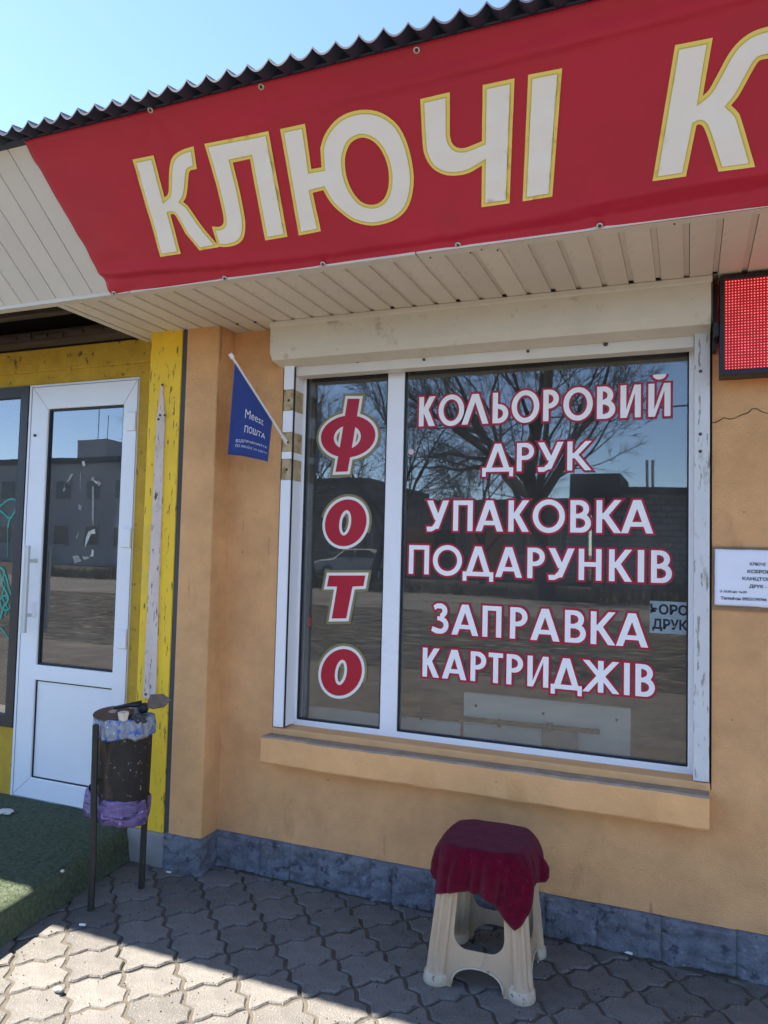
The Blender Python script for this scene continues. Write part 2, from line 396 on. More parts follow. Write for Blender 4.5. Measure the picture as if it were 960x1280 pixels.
FARD = mat('dark roofing felt', (0.06, 0.06, 0.062), 0.9, 0.2)
FARO = mat('faded orange shopfront', (0.38, 0.20, 0.10), 0.8, 0.3, var=0.2, scale=3)
CARW = mat('pale grey car paint', (0.42, 0.42, 0.42), 0.3, 0.5, coat=0.5)
TYRE = mat('black tyre rubber', (0.02, 0.02, 0.02), 0.8, 0.3)
WIRE = mat('black cable', (0.015, 0.015, 0.016), 0.6, 0.3)

# ================================================================== SETTING
def sheet(name, x0, x1, y0, y1, z, m, kind='structure'):
    bm = BM()
    bm.faces.new([bm.verts.new(p) for p in ((x0, y0, z), (x1, y0, z), (x1, y1, z), (x0, y1, z))])
    o = obj(name, bm, m); return tag(o, kind=kind)
sheet('ground', -900, 900, -900, 900, -0.030, GROUNDM)
sheet('verge', -300, 300, -60, -2.6, -0.027, mat('dark trampled earth', (0.052, 0.046, 0.038), 0.98, 0.1, var=0.6, scale=1.6, bump=0.9, bscale=9, bdist=0.07, spots=[((0.02, 0.019, 0.016), 1.3, 0.5, 0.10, (1, 2.0, 1)), ((0.19, 0.165, 0.13), 1.9, 0.57, 0.08, (1, 2.4, 1)), ((0.17, 0.15, 0.12), 5.0, 0.58, 0.10, (1, 1.8, 1)), ((0.10, 0.088, 0.07), 16.0, 0.56, 0.12, (1, 1.5, 1)), ((0.03, 0.028, 0.022), 11.0, 0.60, 0.1, (1, 1.5, 1))]))
sheet('road', -300, 300, -17.5, -11.0, -0.024, ROADM)
pav = thing('pavement', None, None, (-0.7, 2.2, 0), kind='structure')
obj('joint_bed', boxm(-14, 9, 0.2, 3.0, -0.026, -0.0068), JOINT, pav)
# wavy-edged paving stones: every stone of one outline, laid on a diagonal grid
HD = 0.1175                                        # half diagonal
PROF_B = [(0, 0), (.10, -.020), (.20, -.006), (.28, .020), (.38, .046), (.47, .008), (.53, -.018), (.61, -.062), (.70, -.030), (.80, .006), (.90, .022), (1, 0)]
PROF_A = [(0, 0), (.10, .016), (.20, -.004), (.29, -.034), (.39, -.070), (.47, -.024), (.53, .020), (.61, .066), (.70, .036), (.80, .002), (.90, -.018), (1, 0)]
def edge(p0, p1, prof):
    p0, p1 = Vector(p0), Vector(p1); d = p1-p0; nrm = Vector((-d.y, d.x))
    k = 1.28 if prof is PROF_B else 1.08
    return [p0+d*t+nrm*v*k for t, v in prof[:-1]]
def stone_outline():
    L, T, R, B = (-HD, 0), (0, HD), (HD, 0), (0, -HD)
    # b edges run left->top and bottom->right, a edges top->right and left->bottom
    lt = edge(L, T, PROF_B); tr = edge(T, R, PROF_A)
    br = edge(B, R, PROF_B); lb = edge(L, B, PROF_A)
    rb = [Vector(R)] + br[:0:-1]; bl = [Vector(B)] + lb[:0:-1]
    return [(p.x, p.y) for p in lt+tr+rb+bl][::-1]
OUT = stone_outline()
def stone_mesh(seed):
    rr = random.Random(seed)
    g = 0.0046+rr.random()*0.0018
    base = offset(OUT, -g)
    ns = Vector((rr.random()*9, rr.random()*9, 0))
    base = [(x+0.0022*noise.noise(Vector((x*40, y*40, 0))+ns*3), y+0.0022*noise.noise(Vector((x*40, y*40, 7))+ns*3)) for x, y in base]
    top = offset(base, -0.0045)
    bm = BM()
    def dip(x, y): return 0.0012*noise.noise(Vector((x*14, y*14, 3))+ns*5)
    a = [bm.verts.new((x, y, -0.022)) for x, y in base]
    b = [bm.verts.new((x, y, -0.0048)) for x, y in base]
    c = [bm.verts.new((x, y, dip(x, y))) for x, y in top]
    n = len(a)
    for k in range(n):
        j = (k+1) % n
        bm.faces.new((a[k], a[j], b[j], b[k])); bm.faces.new((b[k], b[j], c[j], c[k]))
    ctr = bm.verts.new((0, 0, dip(0, 0)))
    for k in range(n): bm.faces.new((c[k], c[(k+1) % n], ctr))
    bmesh.ops.recalc_face_normals(bm, faces=bm.faces)
    me = bpy.data.meshes.new('paving_stone'); bm.to_mesh(me); bm.free(); me.materials.append(PAVE)
    return me
STONES = [stone_mesh(s) for s in range(9)]
cells = []
for i in range(-40, 60):
    for j in range(-40, 60):
        x = -1.32+HD*(i+j)+HD; y = 2.574+HD*(j-i)
        if -2.75 < x < 0.95 and 1.05 < y < 2.86 and not (x < -2.45 and y > 1.75): cells.append((x, y))
cells.sort(key=lambda c: (c[0]+0.9)**2*0.5+(c[1]-2.3)**2)
for x, y in cells[:298]:
    o = bpy.data.objects.new('paving_stone', rnd.choice(STONES)); COL.objects.link(o)
    o.parent = pav
    o.location = (x+0.7, y-2.2, rnd.uniform(-0.0036, 0.0018))
    o.rotation_euler = (rnd.uniform(-.014, .014), rnd.uniform(-.014, .014), rnd.uniform(-.008, .008))
bm = BM()
for x, y in cells[298:]:
    me = rnd.choice(STONES).copy(); me.transform(Matrix.Translation((x, y, 0))); bm.from_mesh(me); bpy.data.meshes.remove(me)
if len(bm.verts): obj('paving_stones_beyond', bm, PAVE, pav, kind='stuff')
else: bm.free()

# soil caught along the foot of the plinth and grit in the joints
bm = BM(); n_ = 260; rows = []
for i in range(n_+1):
    x = -1.86+(1.5+1.86)*i/n_
    w_ = .016+.016*max(0, noise.noise(Vector((x*5, 1, 0))))+.008*noise.noise(Vector((x*23, 4, 0))); h_ = .006+.006*noise.noise(Vector((x*15, 8, 0)))
    rows.append([(x, 2.7855-w_, -.006), (x, 2.7855-w_*.6, h_*.55), (x, 2.792, h_)])
loft(bm, rows, False, False, False)
SOIL = mat('dark gutter soil', (0.060, 0.052, 0.042), 0.98, 0.1, var=0.4, scale=40, bump=1.0, bscale=120, spots=[((0.035, 0.05, 0.02), 14, .60, .06, (1, 1, 1))])
obj('soil_strip', bm, SOIL, pav, kind='stuff')
bm = BM()
for k in range(1500):
    x = rnd.uniform(-2.15, .45); y = 2.79-abs(rnd.gauss(0, .33)) if k % 2 else rnd.uniform(1.75, 2.78)
    if x < -2.0 and y > 2.65: continue
    r = rnd.uniform(.0010, .0034)
    bmesh.ops.create_cone(bm, cap_ends=True, segments=4, radius1=r, radius2=r*.5, depth=r, matrix=Matrix.Translation((x, y, r*.3)) @ Matrix.Rotation(rnd.random()*3, 4, 'Z'))
obj('grit', bm, mat('mixed grit', (.14, .125, .105), .95, .2, var=.7, scale=9, spots=[((.035, .03, .025), 5, .5, .02, (1, 1, 1))]), pav, kind='stuff')

# entrance step (concrete) with its turf carpet
bm = BM()
plate(bm, [[(-6.0, 1.30), (-2.205, 1.30), (-2.262, 2.80), (-6.0, 2.80)]], lambda a, b, d: (a, b, d), -0.02, 0.100)
st = obj('step', bm, CONC); tag(st, kind='structure')
carpet = thing('turf_carpet', 'worn green artificial turf carpet covering the entrance step', 'carpet', (-3, 2.1, 0.10))
bm = BM()
rows = []
NY = 60
for k in range(NY+1):
    y = 1.22+(2.795-1.22)*k/NY
    ex = -2.155-0.098*(y-1.92)/0.75+0.006*noise.noise(Vector((y*5, 0, 0)))
    prof = [(-4.4, .121)]+[(-4.2+i*(ex+4.2-0.05)/26, .121) for i in range(27)]
    prof += [(ex-.030, .119), (ex-.014, .113), (ex-.004, .100), (ex+.002, .078), (ex+.004, .045), (ex+.010, .010), (ex+.014, .001)]
    rows.append([(px, y, pz+0.0028*noise.noise(Vector((px*7, y*7, 1)))+0.0012*noise.noise(Vector((px*40, y*40, 1)))) for px, pz in prof])
loft(bm, rows, False, False, False)
obj('pile', bm, TURF, carpet, smooth=True)
# short bristles that stand up from the pile where it is near enough to see
bm = BM()
for k in range(5200):
    y = rnd.uniform(1.75, 2.78); ex = -2.155-0.098*(y-1.92)/0.75
    x = ex-0.012-abs(rnd.gauss(0, .35))
    if x < -3.2: continue
    z = .119; a = rnd.random()*2*PI; l = rnd.uniform(.003, .008); wd = .0016
    v = [bm.verts.new((x-wd*math.cos(a), y-wd*math.sin(a), z)), bm.verts.new((x+wd*math.cos(a), y+wd*math.sin(a), z)),
         bm.verts.new((x+rnd.uniform(-.004, .004), y+rnd.uniform(-.004, .004), z+l))]
    bm.faces.new(v)
obj('bristles', bm, TURF, carpet, kind='stuff')

# ================================================================== SHOP BUILDING
shop = thing('shop_building', 'orange rendered kiosk shop with blue grey plinth, sloping fascia and white framed window', 'building', (-1, 2.8, 0))
WX0, WX1, WZ0, WZ1 = -1.628, 0.078, 0.590, 2.34     # window opening in the wall
bm = BM()
plate(bm, [rect(-2.0, 6.0, 0, 3.0), rect(WX0, WX1, WZ0, WZ1)], mpY, 2.80, 3.02)
obj('wall', bm, STUCCO, shop)
obj('pillar', boxm(-2.052, -1.884, 2.68, 2.83, 0.10, 2.60), STUCCO, shop, bevel=0.006)
# hairline crack beside the window
cp = [onY(x, y, 2.799) for x, y in ((889, 529), (897, 527), (905, 522), (912, 524), (918, 523), (926, 519), (935, 516), (940, 511), (946, 511), (953, 515), (961, 517))]
bm = BM(); tube(bm, cp, [0.0012, .0017, .0012, .0015, .001, .0014, .0017, .0013, .0015, .0012, .001], 5)
obj('plaster_crack', bm, DARK, shop)
for (x, y, r) in ((410, 975, .0025), (412, 1010, .002), (690, 1060, .002), (320, 640, .002), (303, 690, .0025), (930, 640, .002), (915, 900, .0022)):
    p = onY(x, y, 2.7985); bm = BM(); bmesh.ops.create_uvsphere(bm, u_segments=6, v_segments=4, radius=r, matrix=Matrix.Translation(p))
    obj('plaster_pit', bm, DARK, shop)
# sill
ps = [(2.80, .587), (2.722, .592), (2.714, .586), (2.713, .489), (2.719, .481), (2.80, .481)]
bm = BM(); NS = 70; rows = []
for k in range(NS+1):
    x = -1.630+(0.070+1.630)*k/NS
    def jit(y, z): return (x, y+0.0022*noise.noise(Vector((x*9, z*9, 2))), z+0.0034*noise.noise(Vector((x*6, y*30, 5)))+0.0018*noise.noise(Vector((x*30, y*30, 5))))
    rows.append([jit(y, z) for y, z in ps])
loft(bm, rows)
bmesh.ops.recalc_face_normals(bm, faces=bm.faces)
for f in bm.faces:
    if f.normal.z > 0.4: f.material_index = 1
obj('window_sill', bm, [SILLM, DUST], shop, smooth=True, sharp=35)
obj('sill_upstand', boxm(-1.626, 0.074, 2.794, 2.8815, 0.586, 0.613), SILLM, shop, bevel=0.003)
# rock faced plinth blocks
def plinth_block(x0, x1, y, z1=0.148, ydir=None, seed=0):
    """rough face: x from x0 to x1 at depth y; ydir builds the return face of the pillar instead"""
    bm = BM(); nx = max(4, int((x1-x0)/0.009)); nz = 16
    rows = []
    for k in range(nz+1):
        z = -0.01+(z1+0.01)*k/nz; r = []
        for i in range(nx+1):
            t = i/nx; a = x0+(x1-x0)*t
            e = min(min(t, 1-t)*(x1-x0)/0.010, 1, (z1-z)/0.008 if k > 0 else 1)
            e = max(0, e)
            q = noise.fractal(Vector((a*13+seed*3.1, z*26, seed)), 0.8, 2.1, 5)+.5*noise.noise(Vector((a*6, z*9, seed*2.3)))
            pr = 0.0060*e + 0.0015 + 0.0115*q*(.25+.75*e)
            r.append((a, y-pr, z) if ydir is None else (y+pr, a, z))
        rows.append(r)
    loft(bm, rows, False, False, False)
    g = [(r[0][:], r[-1][:]) for r in rows]
    top = [bm.verts.new((v[0], (y+0.03), v[2])) if ydir is None else bm.verts.new((y-0.03, v[1], v[2])) for v in rows[-1]]
    bm.verts.ensure_lookup_table()
    n0 = (nz)*(nx+1)
    for i in range(nx): bm.faces.new((bm.verts[n0+i], bm.verts[n0+i+1], top[i+1], top[i]))
    bmesh.ops.recalc_face_normals(bm, faces=bm.faces)
    obj('plinth_block', bm, PLINTH, shop, smooth=True, sharp=60)
obj('plinth_core', boxm(-1.87, 5.0, 2.793, 2.81, -0.02, 0.144), PLINTH, shop)
joints = [-1.884, -1.66, -1.517, -1.395, -1.154, -1.063, -0.899, -0.66, -0.47, -0.29, -0.077, 0.155, 0.37, 0.60, 0.85, 1.1, 1.4, 1.7, 2.0]
for k, (a, b) in enumerate(zip(joints, joints[1:])): plinth_block(a+0.0005, b-0.0005, 2.787, 0.148+rnd.uniform(-.002, .002), seed=k)
plinth_block(-2.062, -1.876, 2.668, 0.143, seed=31)
plinth_block(2.664, 2.785, -1.878, 0.146, ydir=1, seed=37)
# concrete footing under the yellow post
bm = BM(); box(bm, -2.265, -2.064, 2.672, 2.80, -0.02, 0.136); obj('footing', bm, CONC, shop, bevel=0.006)

# ---- entrance
bm = BM()
DX0, DX1, DZ0, DZ1 = -3.095, -2.404, 0.119, 2.163
SX0, SX1 = -4.25, -3.099
plate(bm, [rect(-6, -2.0, 0.0, 2.345), [(SX0, .445), (SX1, .445), (SX1, DZ0), (DX1, DZ0), (DX1, DZ1), (SX0, DZ1)]], mpY, 2.80, 2.98)
obj('entrance_wall', bm, YELLD, shop)
bm = BM(); box(bm, -6, -2.25, 2.785, 2.80, 2.228, 2.343); obj('lintel', bm, YELLD, shop, bevel=0.004)
obj('yellow_post', boxm(-2.250, -2.079, 2.68, 2.80, 0.136, 2.60), YELL, shop, bevel=0.004)
obj('gap_strip', boxm(-2.0785, -2.0525, 2.687, 2.80, 0.14, 2.60), STRIP, shop)
# flaking pale board with a pointed top, nailed on the post
ol = [(-2.208, .700), (-2.140, .700), (-2.147, 1.35), (-2.150, 1.948), (-2.158, 1.985), (-2.169, 2.085), (-2.177, 2.092), (-2.183, 2.06), (-2.186, 1.985), (-2.195, 1.95), (-2.199, 1.5)]
bm = BM(); plate(bm, [ol], mpY, 2.671, 2.681); obj('pale_board', bm, PINKW, shop, bevel=0.0015)
for (x, y) in ((203, 481), (200, 519), (206, 519), (198, 524), (182, 868)):
    p = onY(x, y, 2.669); bm = BM(); bmesh.ops.create_uvsphere(bm, u_segments=8, v_segments=5, radius=.0055, matrix=Matrix.Translation(p)); obj('nail', bm, BOLT, shop)
# void over the entrance where soffit boards are missing
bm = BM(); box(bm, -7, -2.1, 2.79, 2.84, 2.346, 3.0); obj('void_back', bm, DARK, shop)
bm = BM(); box(bm, -7, -2.252, 2.70, 2.785, 2.350, 2.405); obj('roof_beam', bm, BEAM, shop, bevel=0.004)
bm = BM(); box(bm, -7, -2.31, 2.47, 2.52, 2.395, 2.45); obj('roof_beam', bm, BEAM, shop, bevel=0.004)
for k in range(12):                                                # rough lath ends along the beam
    x = -2.34-k*0.11-rnd.uniform(0, .05)
    bm = BM(); box(bm, x-0.05, x+0.035, 2.690, 2.699, 2.362+rnd.uniform(-.004, .012), 2.378+rnd.uniform(0, .016)); obj('lath', bm, BEAM, shop)

# ---- door (part) with sub-parts
door = obj('door', BM(), PVCD, shop, origin=(DX0, 2.8, DZ0))
bm = BM()
GX0, GX1, GZ0, GZ1 = -2.966, -2.490, 0.768, 2.036
PX0, PX1, PZ0, PZ1 = -2.968, -2.490, 0.222, 0.694
plate(bm, [rect(DX0, DX1, DZ0, DZ1), rect(GX0, GX1, GZ0, GZ1), rect(PX0, PX1, PZ0, PZ1)], mpY, 2.792, 2.850)
bmesh.ops.translate(bm, verts=bm.verts, vec=-WL[door]); bm.to_mesh(door.data); bm.free()
b = door.modifiers.new('bevel', 'BEVEL'); b.width = .004; b.segments = 2; b.limit_method = 'ANGLE'
def beads(parent, x0, x1, z0, z1, y0, y1, wd, m, name='glazing_bead'):
    for a in ((x0, x1, z0, z0+wd), (x0, x1, z1-wd, z1), (x0, x0+wd, z0+wd, z1-wd), (x1-wd, x1, z0+wd, z1-wd)):
        obj(name, boxm(a[0], a[1], y0, y1, a[2], a[3]), m, parent)
beads(door, GX0, GX1, GZ0, GZ1, 2.803, 2.815, .010, BLACK, 'gasket')
beads(door, PX0, PX1, PZ0, PZ1, 2.801, 2.815, .006, BLACK, 'gasket')
obj('glass_pane', boxm(GX0-.004, GX1+.004, 2.812, 2.818, GZ0-.004, GZ1+.004), GLASSD, door)
obj('lower_panel', boxm(PX0-.004, PX1+.004, 2.806, 2.83, PZ0-.004, PZ1+.004), PVCD, door)
def line(m, a, b, y, r=.0012, parent=None, name='seam'):
    bm = BM(); tube(bm, [(a[0], y, a[1]), (b[0], y, b[1])], r, 4); obj(name, bm, m, parent)
JN = mat('grey joint line', (0.25, 0.25, 0.27), 0.7, 0.3)
for a, b in (((DX0+.02, DZ1-.01), (GX0, GZ1)), ((DX1-.005, DZ1-.01), (GX1, GZ1)), ((DX0+.02, DZ0+.012), (PX0, PZ0)), ((DX1-.01, DZ0+.012), (PX1, PZ0))): line(JN, a, b, 2.7922, .0011, door)
bm = BM(); plate(bm, [rect(DX0+.018, DX1-.002, DZ0+.004, DZ1-.012), rect(DX0+.021, DX1-.005, DZ0+.007, DZ1-.015)], mpY, 2.7905, 2.7925); obj('leaf_edge', bm, JN, door)
for z in (1.95, 1.40, .93): 
    obj('hinge', boxm(-2.465, -2.408, 2.780, 2.795, z-.045, z+.045), PVCD, door, bevel=.004)
bm = BM(); tube(bm, [(-3.042, 2.793, 1.905), (-3.042, 2.785, 1.905)], .007, 10); obj('lock_cap', bm, BLACK, door)
def pull(x, yb, y, z0, z1):
    bm = BM(); tube(bm, [(x, y, z0), (x, y, z1)], .0155, 14)
    for z in (z0+.085, z1-.075): tube(bm, [(x, y, z), (x+.012, yb, z)], .0085, 10); tube(bm, [(x+.012, yb+.004, z), (x+.012, yb-.002, z)], .014, 12)
    return bm
obj('pull_handle', pull(-3.008, 2.792, 2.745, .925, 1.352), CHROME, door, smooth=True, sharp=40)
obj('pull_handle', pull(-2.948, 2.85, 2.905, .925, 1.352), CHROME, door, smooth=True, sharp=40)
bm = BM(); box(bm, -3.004, -2.984, 2.778, 2.793, 1.00, 1.075); obj('lock_plate', bm, PVCD, door, bevel=.003)
# torn sticker scraps left on the door glass
def scrap(pts, m, y=2.8108):
    l = [(onY(px, py, y).x, onY(px, py, y).z) for px, py in pts]
    if area(l) < 0: l = l[::-1]
    bm = BM(); plate(bm, [l], mpY, y-.0007, y); obj('sticker_scrap', bm, m, door)
Z2 = lambda pts: [(x/5.333, 480+y/5.333) for x, y in pts]
SCR = mat('torn sticker backing', (0.48, 0.465, 0.44), 0.5, 0.3, var=0.2, scale=60)
SCG = mat('adhesive residue', (0.26, 0.245, 0.22), 0.6, 0.3, var=0.5, scale=70)
for pts in ([(545, 520), (560, 512), (570, 540), (556, 552)], [(445, 660), (468, 640), (458, 668), (440, 690), (430, 690)], [(622, 640), (640, 645), (655, 660), (640, 666)],
            [(590, 985), (632, 965), (636, 998), (606, 1000), (590, 1040), (566, 1092), (572, 1030)], [(612, 1100), (625, 1110), (622, 1150), (596, 1148), (610, 1138)]): scrap(Z2(pts), SCR)
for pts in ([(482, 1148), (520, 1140), (545, 1180), (498, 1196)], [(614, 680), (626, 680), (628, 900), (622, 948), (612, 900)], [(536, 590), (541, 590), (538, 700), (533, 700)],
            [(524, 800), (548, 815), (540, 846), (526, 836)], [(470, 600), (490, 598), (430, 715), (416, 712)], [(655, 640), (676, 662), (660, 684), (648, 668)], [(505, 1030), (522, 990), (528, 992), (512, 1034)],
            [(548, 1150), (590, 1150), (600, 1160), (560, 1172)], [(612, 616), (630, 622), (628, 650), (606, 640)]): scrap(Z2(pts), SCG)

# ---- sidelight window left of the door, with teal graffiti
sidew = obj('window', BM(), BLACKF, shop, origin=(SX1, 2.8, .45), label='dark framed side window with teal graffiti left of the door')
bm = BM(); plate(bm, [rect(SX0, SX1, .447, DZ1-.002), rect(SX0+.06, -3.152, .50, 2.108)], mpY, 2.79, 2.86)
bmesh.ops.translate(bm, verts=bm.verts, vec=-WL[sidew]); bm.to_mesh(sidew.data); bm.free()
obj('glass_pane', boxm(SX0+.058, -3.150, 2.815, 2.821, .498, 2.11), GLASSD, sidew)
Z6 = lambda pts: [(x/4.0, 600+y/4.0) for x, y in pts]
def spray(pts, r):
    P = [onY(px, py, 2.8115) for px, py in Z6(pts)]
    Q = smooth_loop([(p.x, p.z) for p in P], {0, len(P)-1}, 4)[:-4]
    Q = [q for i, q in enumerate(Q)]
    bm = BM()
    for (a, b) in zip(Q, Q[1:]):
        d = Vector(b)-Vector(a)
        if d.length < 1e-5: continue
        n = Vector((-d.y, d.x)).normalized()*r; e = d.normalized()*r*0.4
        l = [tuple(Vector(a)-e+n), tuple(Vector(a)-e-n), tuple(Vector(b)+e-n), tuple(Vector(b)+e+n)]
        vs = [bm.verts.new((q[0], 2.8125-rnd.random()*.0009, q[1])) for q in l]; bm.faces.new(vs)
    obj('graffiti', bm, TEAL, sidew)
spray([(-60, 160), (0, 130), (40, 100), (72, 98), (82, 120), (70, 165), (45, 205), (38, 250)], .0050)
spray([(-70, 130), (0, 155), (25, 175), (45, 190), (60, 180)], .0050)
spray([(38, 230), (37, 320), (38, 400)], .0016)
spray([(-40, 420), (5, 440), (20, 470), (10, 520), (30, 560), (40, 600), (15, 640), (0, 690), (-30, 660)], .0060)
spray([(15, 440), (35, 500), (50, 560), (60, 600), (40, 650), (10, 640), (0, 600), (20, 580), (50, 580)], .0048)
spray([(0, 470), (25, 520), (10, 580), (35, 640), (20, 690)], .0040)
spray([(-30, 735), (5, 742), (30, 775), (45, 800), (44, 850), (36, 930)], .0040)

# ---- main window
GY = 2.900
win = obj('window', BM(), PVC, shop, origin=(-0.78, GY, .62), label='wide white framed shop window lettered in red and white')
MX0, MX1 = -1.1715, -1.0965                      # mullion
FX0, FX1 = -1.5600, 0.0035                       # daylight opening
FZ0, FZ1 = 0.6350, 2.20
bm = BM(); plate(bm, [rect(-1.625, 0.072, .588, 2.26), rect(FX0, MX0, FZ0, FZ1), rect(MX1, FX1, FZ0, FZ1)], mpY, 2.882, 2.942)
bmesh.ops.translate(bm, verts=bm.verts, vec=-WL[win]); bm.to_mesh(win.data); bm.free()
b = win.modifiers.new('bevel', 'BEVEL'); b.width = .004; b.segments = 2; b.limit_method = 'ANGLE'
for (a, c) in ((FX0, MX0), (MX1, FX1)):
    beads(win, a, c, FZ0, FZ1, 2.889, 2.899, .006, BLACK, 'gasket')
    obj('glass_pane', boxm(a-.004, c+.004, GY, GY+.006, FZ0-.004, FZ1+.004), GLASS, win)
for x, y in ((402, 914), (703, 951), (818, 967)):
    p = onY(x, y, 2.8815); obj('drain_slot', boxm(p.x-.014, p.x+.014, 2.8805, 2.8835, p.z-.003, p.z+.003), BLACK, win)
bm = BM(); box(bm, -1.569, 0.0195, 2.803, 2.866, 2.112, 2.175); obj('shutter_slat', bm, HEADM, shop, bevel=.003)
for x, y in ((447, 452), (530, 449.5), (660, 439), (757, 430)):
    p = onY(x, y, 2.802); bm = BM(); tube(bm, [(p.x, 2.804, p.z), (p.x, 2.799, p.z)], .006 if x != 757 else .009, 10); obj('screw', bm, BOLT, shop)
# guide rails of the shutter
zz = lambda y: onY(350, y, 2.79).z
segs = [(2.166, zz(488), RAILW), (zz(488), zz(514), OCHRE), (zz(514), zz(541), RAILW), (zz(541), zz(565), OCHRE), (zz(565), zz(574), RAILW), (zz(574), zz(600), OCHRE), (zz(600), .618, RAILW)]
for a, c, m in segs:
    if m is RAILW: obj('guide_rail', boxm(-1.617, -1.570, 2.786, 2.881, c+.0006, a-.0006), PVC, shop, bevel=.002)
    else:
        bm = BM(); box(bm, -1.617, -1.572, 2.793, 2.881, c, a)
        obj('mortar_patch', bm, OCHRE, shop)
        bm = BM(); bmesh.ops.create_uvsphere(bm, u_segments=8, v_segments=6, radius=.006, matrix=Matrix.Translation((-1.594, 2.7935, (a+c)/2))); obj('rail_hole', bm, BEAM, shop)
obj('guide_rail', boxm(0.0205, 0.0705, 2.786, 2.881, .618, 2.166), RAILW, shop, bevel=.002)
for z in (2.02, 1.80, 1.74):
    bm = BM(); tube(bm, [(0.04, 2.788, z), (0.04, 2.784, z)], .006, 8); obj('screw', bm, BOLT, shop)
obj('rail_gap_line', boxm(-1.5698, -1.5672, 2.792, 2.803, .618, 2.15), BLACK, shop)  # black strip added for the dark gap between rail and frame
# roller shutter box
pr = [(2.80, 2.315), (2.704, 2.315), (2.701, 2.311), (2.701, 2.196), (2.722, 2.166), (2.80, 2.152)]
bm = BM(); rows = []
for k in range(41):
    x = -1.640+(0.071+1.640)*k/40
    rows.append([(x, y+0.0016*noise.noise(Vector((x*5, z*8, 0))), z) for y, z in pr])
loft(bm, rows); bmesh.ops.recalc_face_normals(bm, faces=bm.faces)
obj('shutter_box', bm, CREAM, shop, smooth=True, sharp=25)
obj('box_trim', boxm(-1.645, 0.075, 2.694, 2.72, 2.303, 2.3255), TRIM, shop, bevel=.003)
bm = BM(); box(bm, .0715, .0765, 2.702, 2.80, 2.17, 2.303); obj('box_end_cap', bm, BOLT, shop)

# ---- soffit and fascia
SZ = 2.326
def plank_profile(wd, gr, dp, th):
    return [(0, 0), (wd-gr, 0), (wd-gr+.001, dp), (wd-.0015, dp), (wd-.0015, th), (0, th)]
xs = 0.0035; P = 0.0895
k0 = -26
for k in range(k0, 20):
    x = xs+k*P
    if x < -2.36: continue
    pf = plank_profile(P, .019, .007, .011)
    bm = BM(); y0, y1 = 2.236, 2.80
    loft(bm, [[(x+a, y0, SZ+c) for a, c in pf], [(x+a, y1, SZ+c) for a, c in pf]])
    bmesh.ops.recalc_face_normals(bm, faces=bm.faces)
    obj('soffit_board', bm, SOFF, shop, origin=(x, 2.5, SZ))
    if rnd.random() < .55: continue
    bm = BM(); box(bm, x+P-.018, x+P-.004, 2.688, 2.692, SZ+.0005, SZ+.0065); obj('groove_end', bm, DARK, shop)
obj('soffit_edge', boxm(-2.365, -2.330, 2.236, 2.80, SZ-.002, SZ+.03), TRIM, shop)
# trims along the fascia foot (two lengths with a joint)
def trim(x0, x1, dz=0):
    pf = [(2.203, SZ-.004+dz), (2.244, SZ-.004+dz), (2.244, SZ+.012), (2.226, SZ+.018), (2.198, SZ+.019+dz)]
    bm = BM(); loft(bm, [[(x0, y, z) for y, z in pf], [(x1, y, z) for y, z in pf]]); bmesh.ops.recalc_face_normals(bm, faces=bm.faces)
    obj('fascia_trim', bm, TRIM, shop, bevel=.001)
trim(-6, -1.962); trim(-1.958, -0.812, -.0012); trim(-0.808, 3.5)
for x, y in ((538, 322), (588, 316), (602, 312), (622, 313), (843, 280)):
    p = onZ(x, y, SZ-.005); bm = BM(); bmesh.ops.create_uvsphere(bm, u_segments=6, v_segments=4, radius=.0032, matrix=Matrix.Translation(p)); obj('screw', bm, BOLT, shop)
FT = 0.570
for k in range(0, 42):
    x1 = -2.046-.0925*k; x0 = x1-.0925
    bm = BM(); pf = [(x0+.0050, .004), (x1, .004), (x1, -.010), (x0, -.010), (x0, -.002), (x0+.0046, -.002)]
    loft(bm, [[mpF(a, .018, c) for a, c in pf], [mpF(a, FT, c) for a, c in pf]]); bmesh.ops.recalc_face_normals(bm, faces=bm.faces)
    obj('fascia_board', bm, SIDE, shop, origin=mpF(x0, .3, 0), bevel=.0008)
bm = BM(); plate(bm, [rect(-2.046, 3.5, .0, FT)], mpF, -.010, -.002); obj('fascia_backing', bm, SIDE, shop)
bm = BM(); loft(bm, [[mpF(x, a, c) for a, c in ((.5655, -.014), (.5655, .0045), (.5860, .0045), (.600, -.014))] for x in (-6.5, 3.5)]); bmesh.ops.recalc_face_normals(bm, faces=bm.faces)
obj('eave_shade_strip', bm, ROOFM, shop)  # dark strip put in for the shaded underside of the roof edge
# corrugated roof: sharp crests, round valleys, rising away from the street
RP = 0.0685; RA = .026; RY, RZ = 1.715, 2.690
tan = math.tan(math.radians(12))
def wave(t):
    t = t % 1.0; u = abs(2*t-1)                      # u=1 at the crest
    return (u**1.9)
bm = BM(); rows = [[], [], [], []]
x = -8.0; NN = 8
cr0 = -1.556
n0 = int((x-cr0)/RP)-1
cols = []
for i in range(n0*NN, int((6.0-cr0)/RP)*NN):
    t = i/NN; X = cr0+t*RP+.003*noise.noise(Vector((math.floor(t)*1.7, 0, 0)))
    h = RA*wave(t)*(1+.18*noise.noise(Vector((math.floor(t+.5)*3.3, 5, 0))))+.002*noise.noise(Vector((X*2, 0, 3)))
    cols.append((X, h))
for (y, dz) in ((RY, 0), (3.6, 0)):
    zb = RZ+(y-RY)*tan
    loft_row = [(X, y, zb+h) for X, h in cols]
    rows[0 if y == RY else 1] = loft_row
    rows[2 if y == RY else 3] = [(X, y, zb+h+.006) for X, h in cols]
loft(bm, [rows[2], rows[0], rows[1], rows[3], rows[2]], False, False, False)
bmesh.ops.recalc_face_normals(bm, faces=bm.faces)
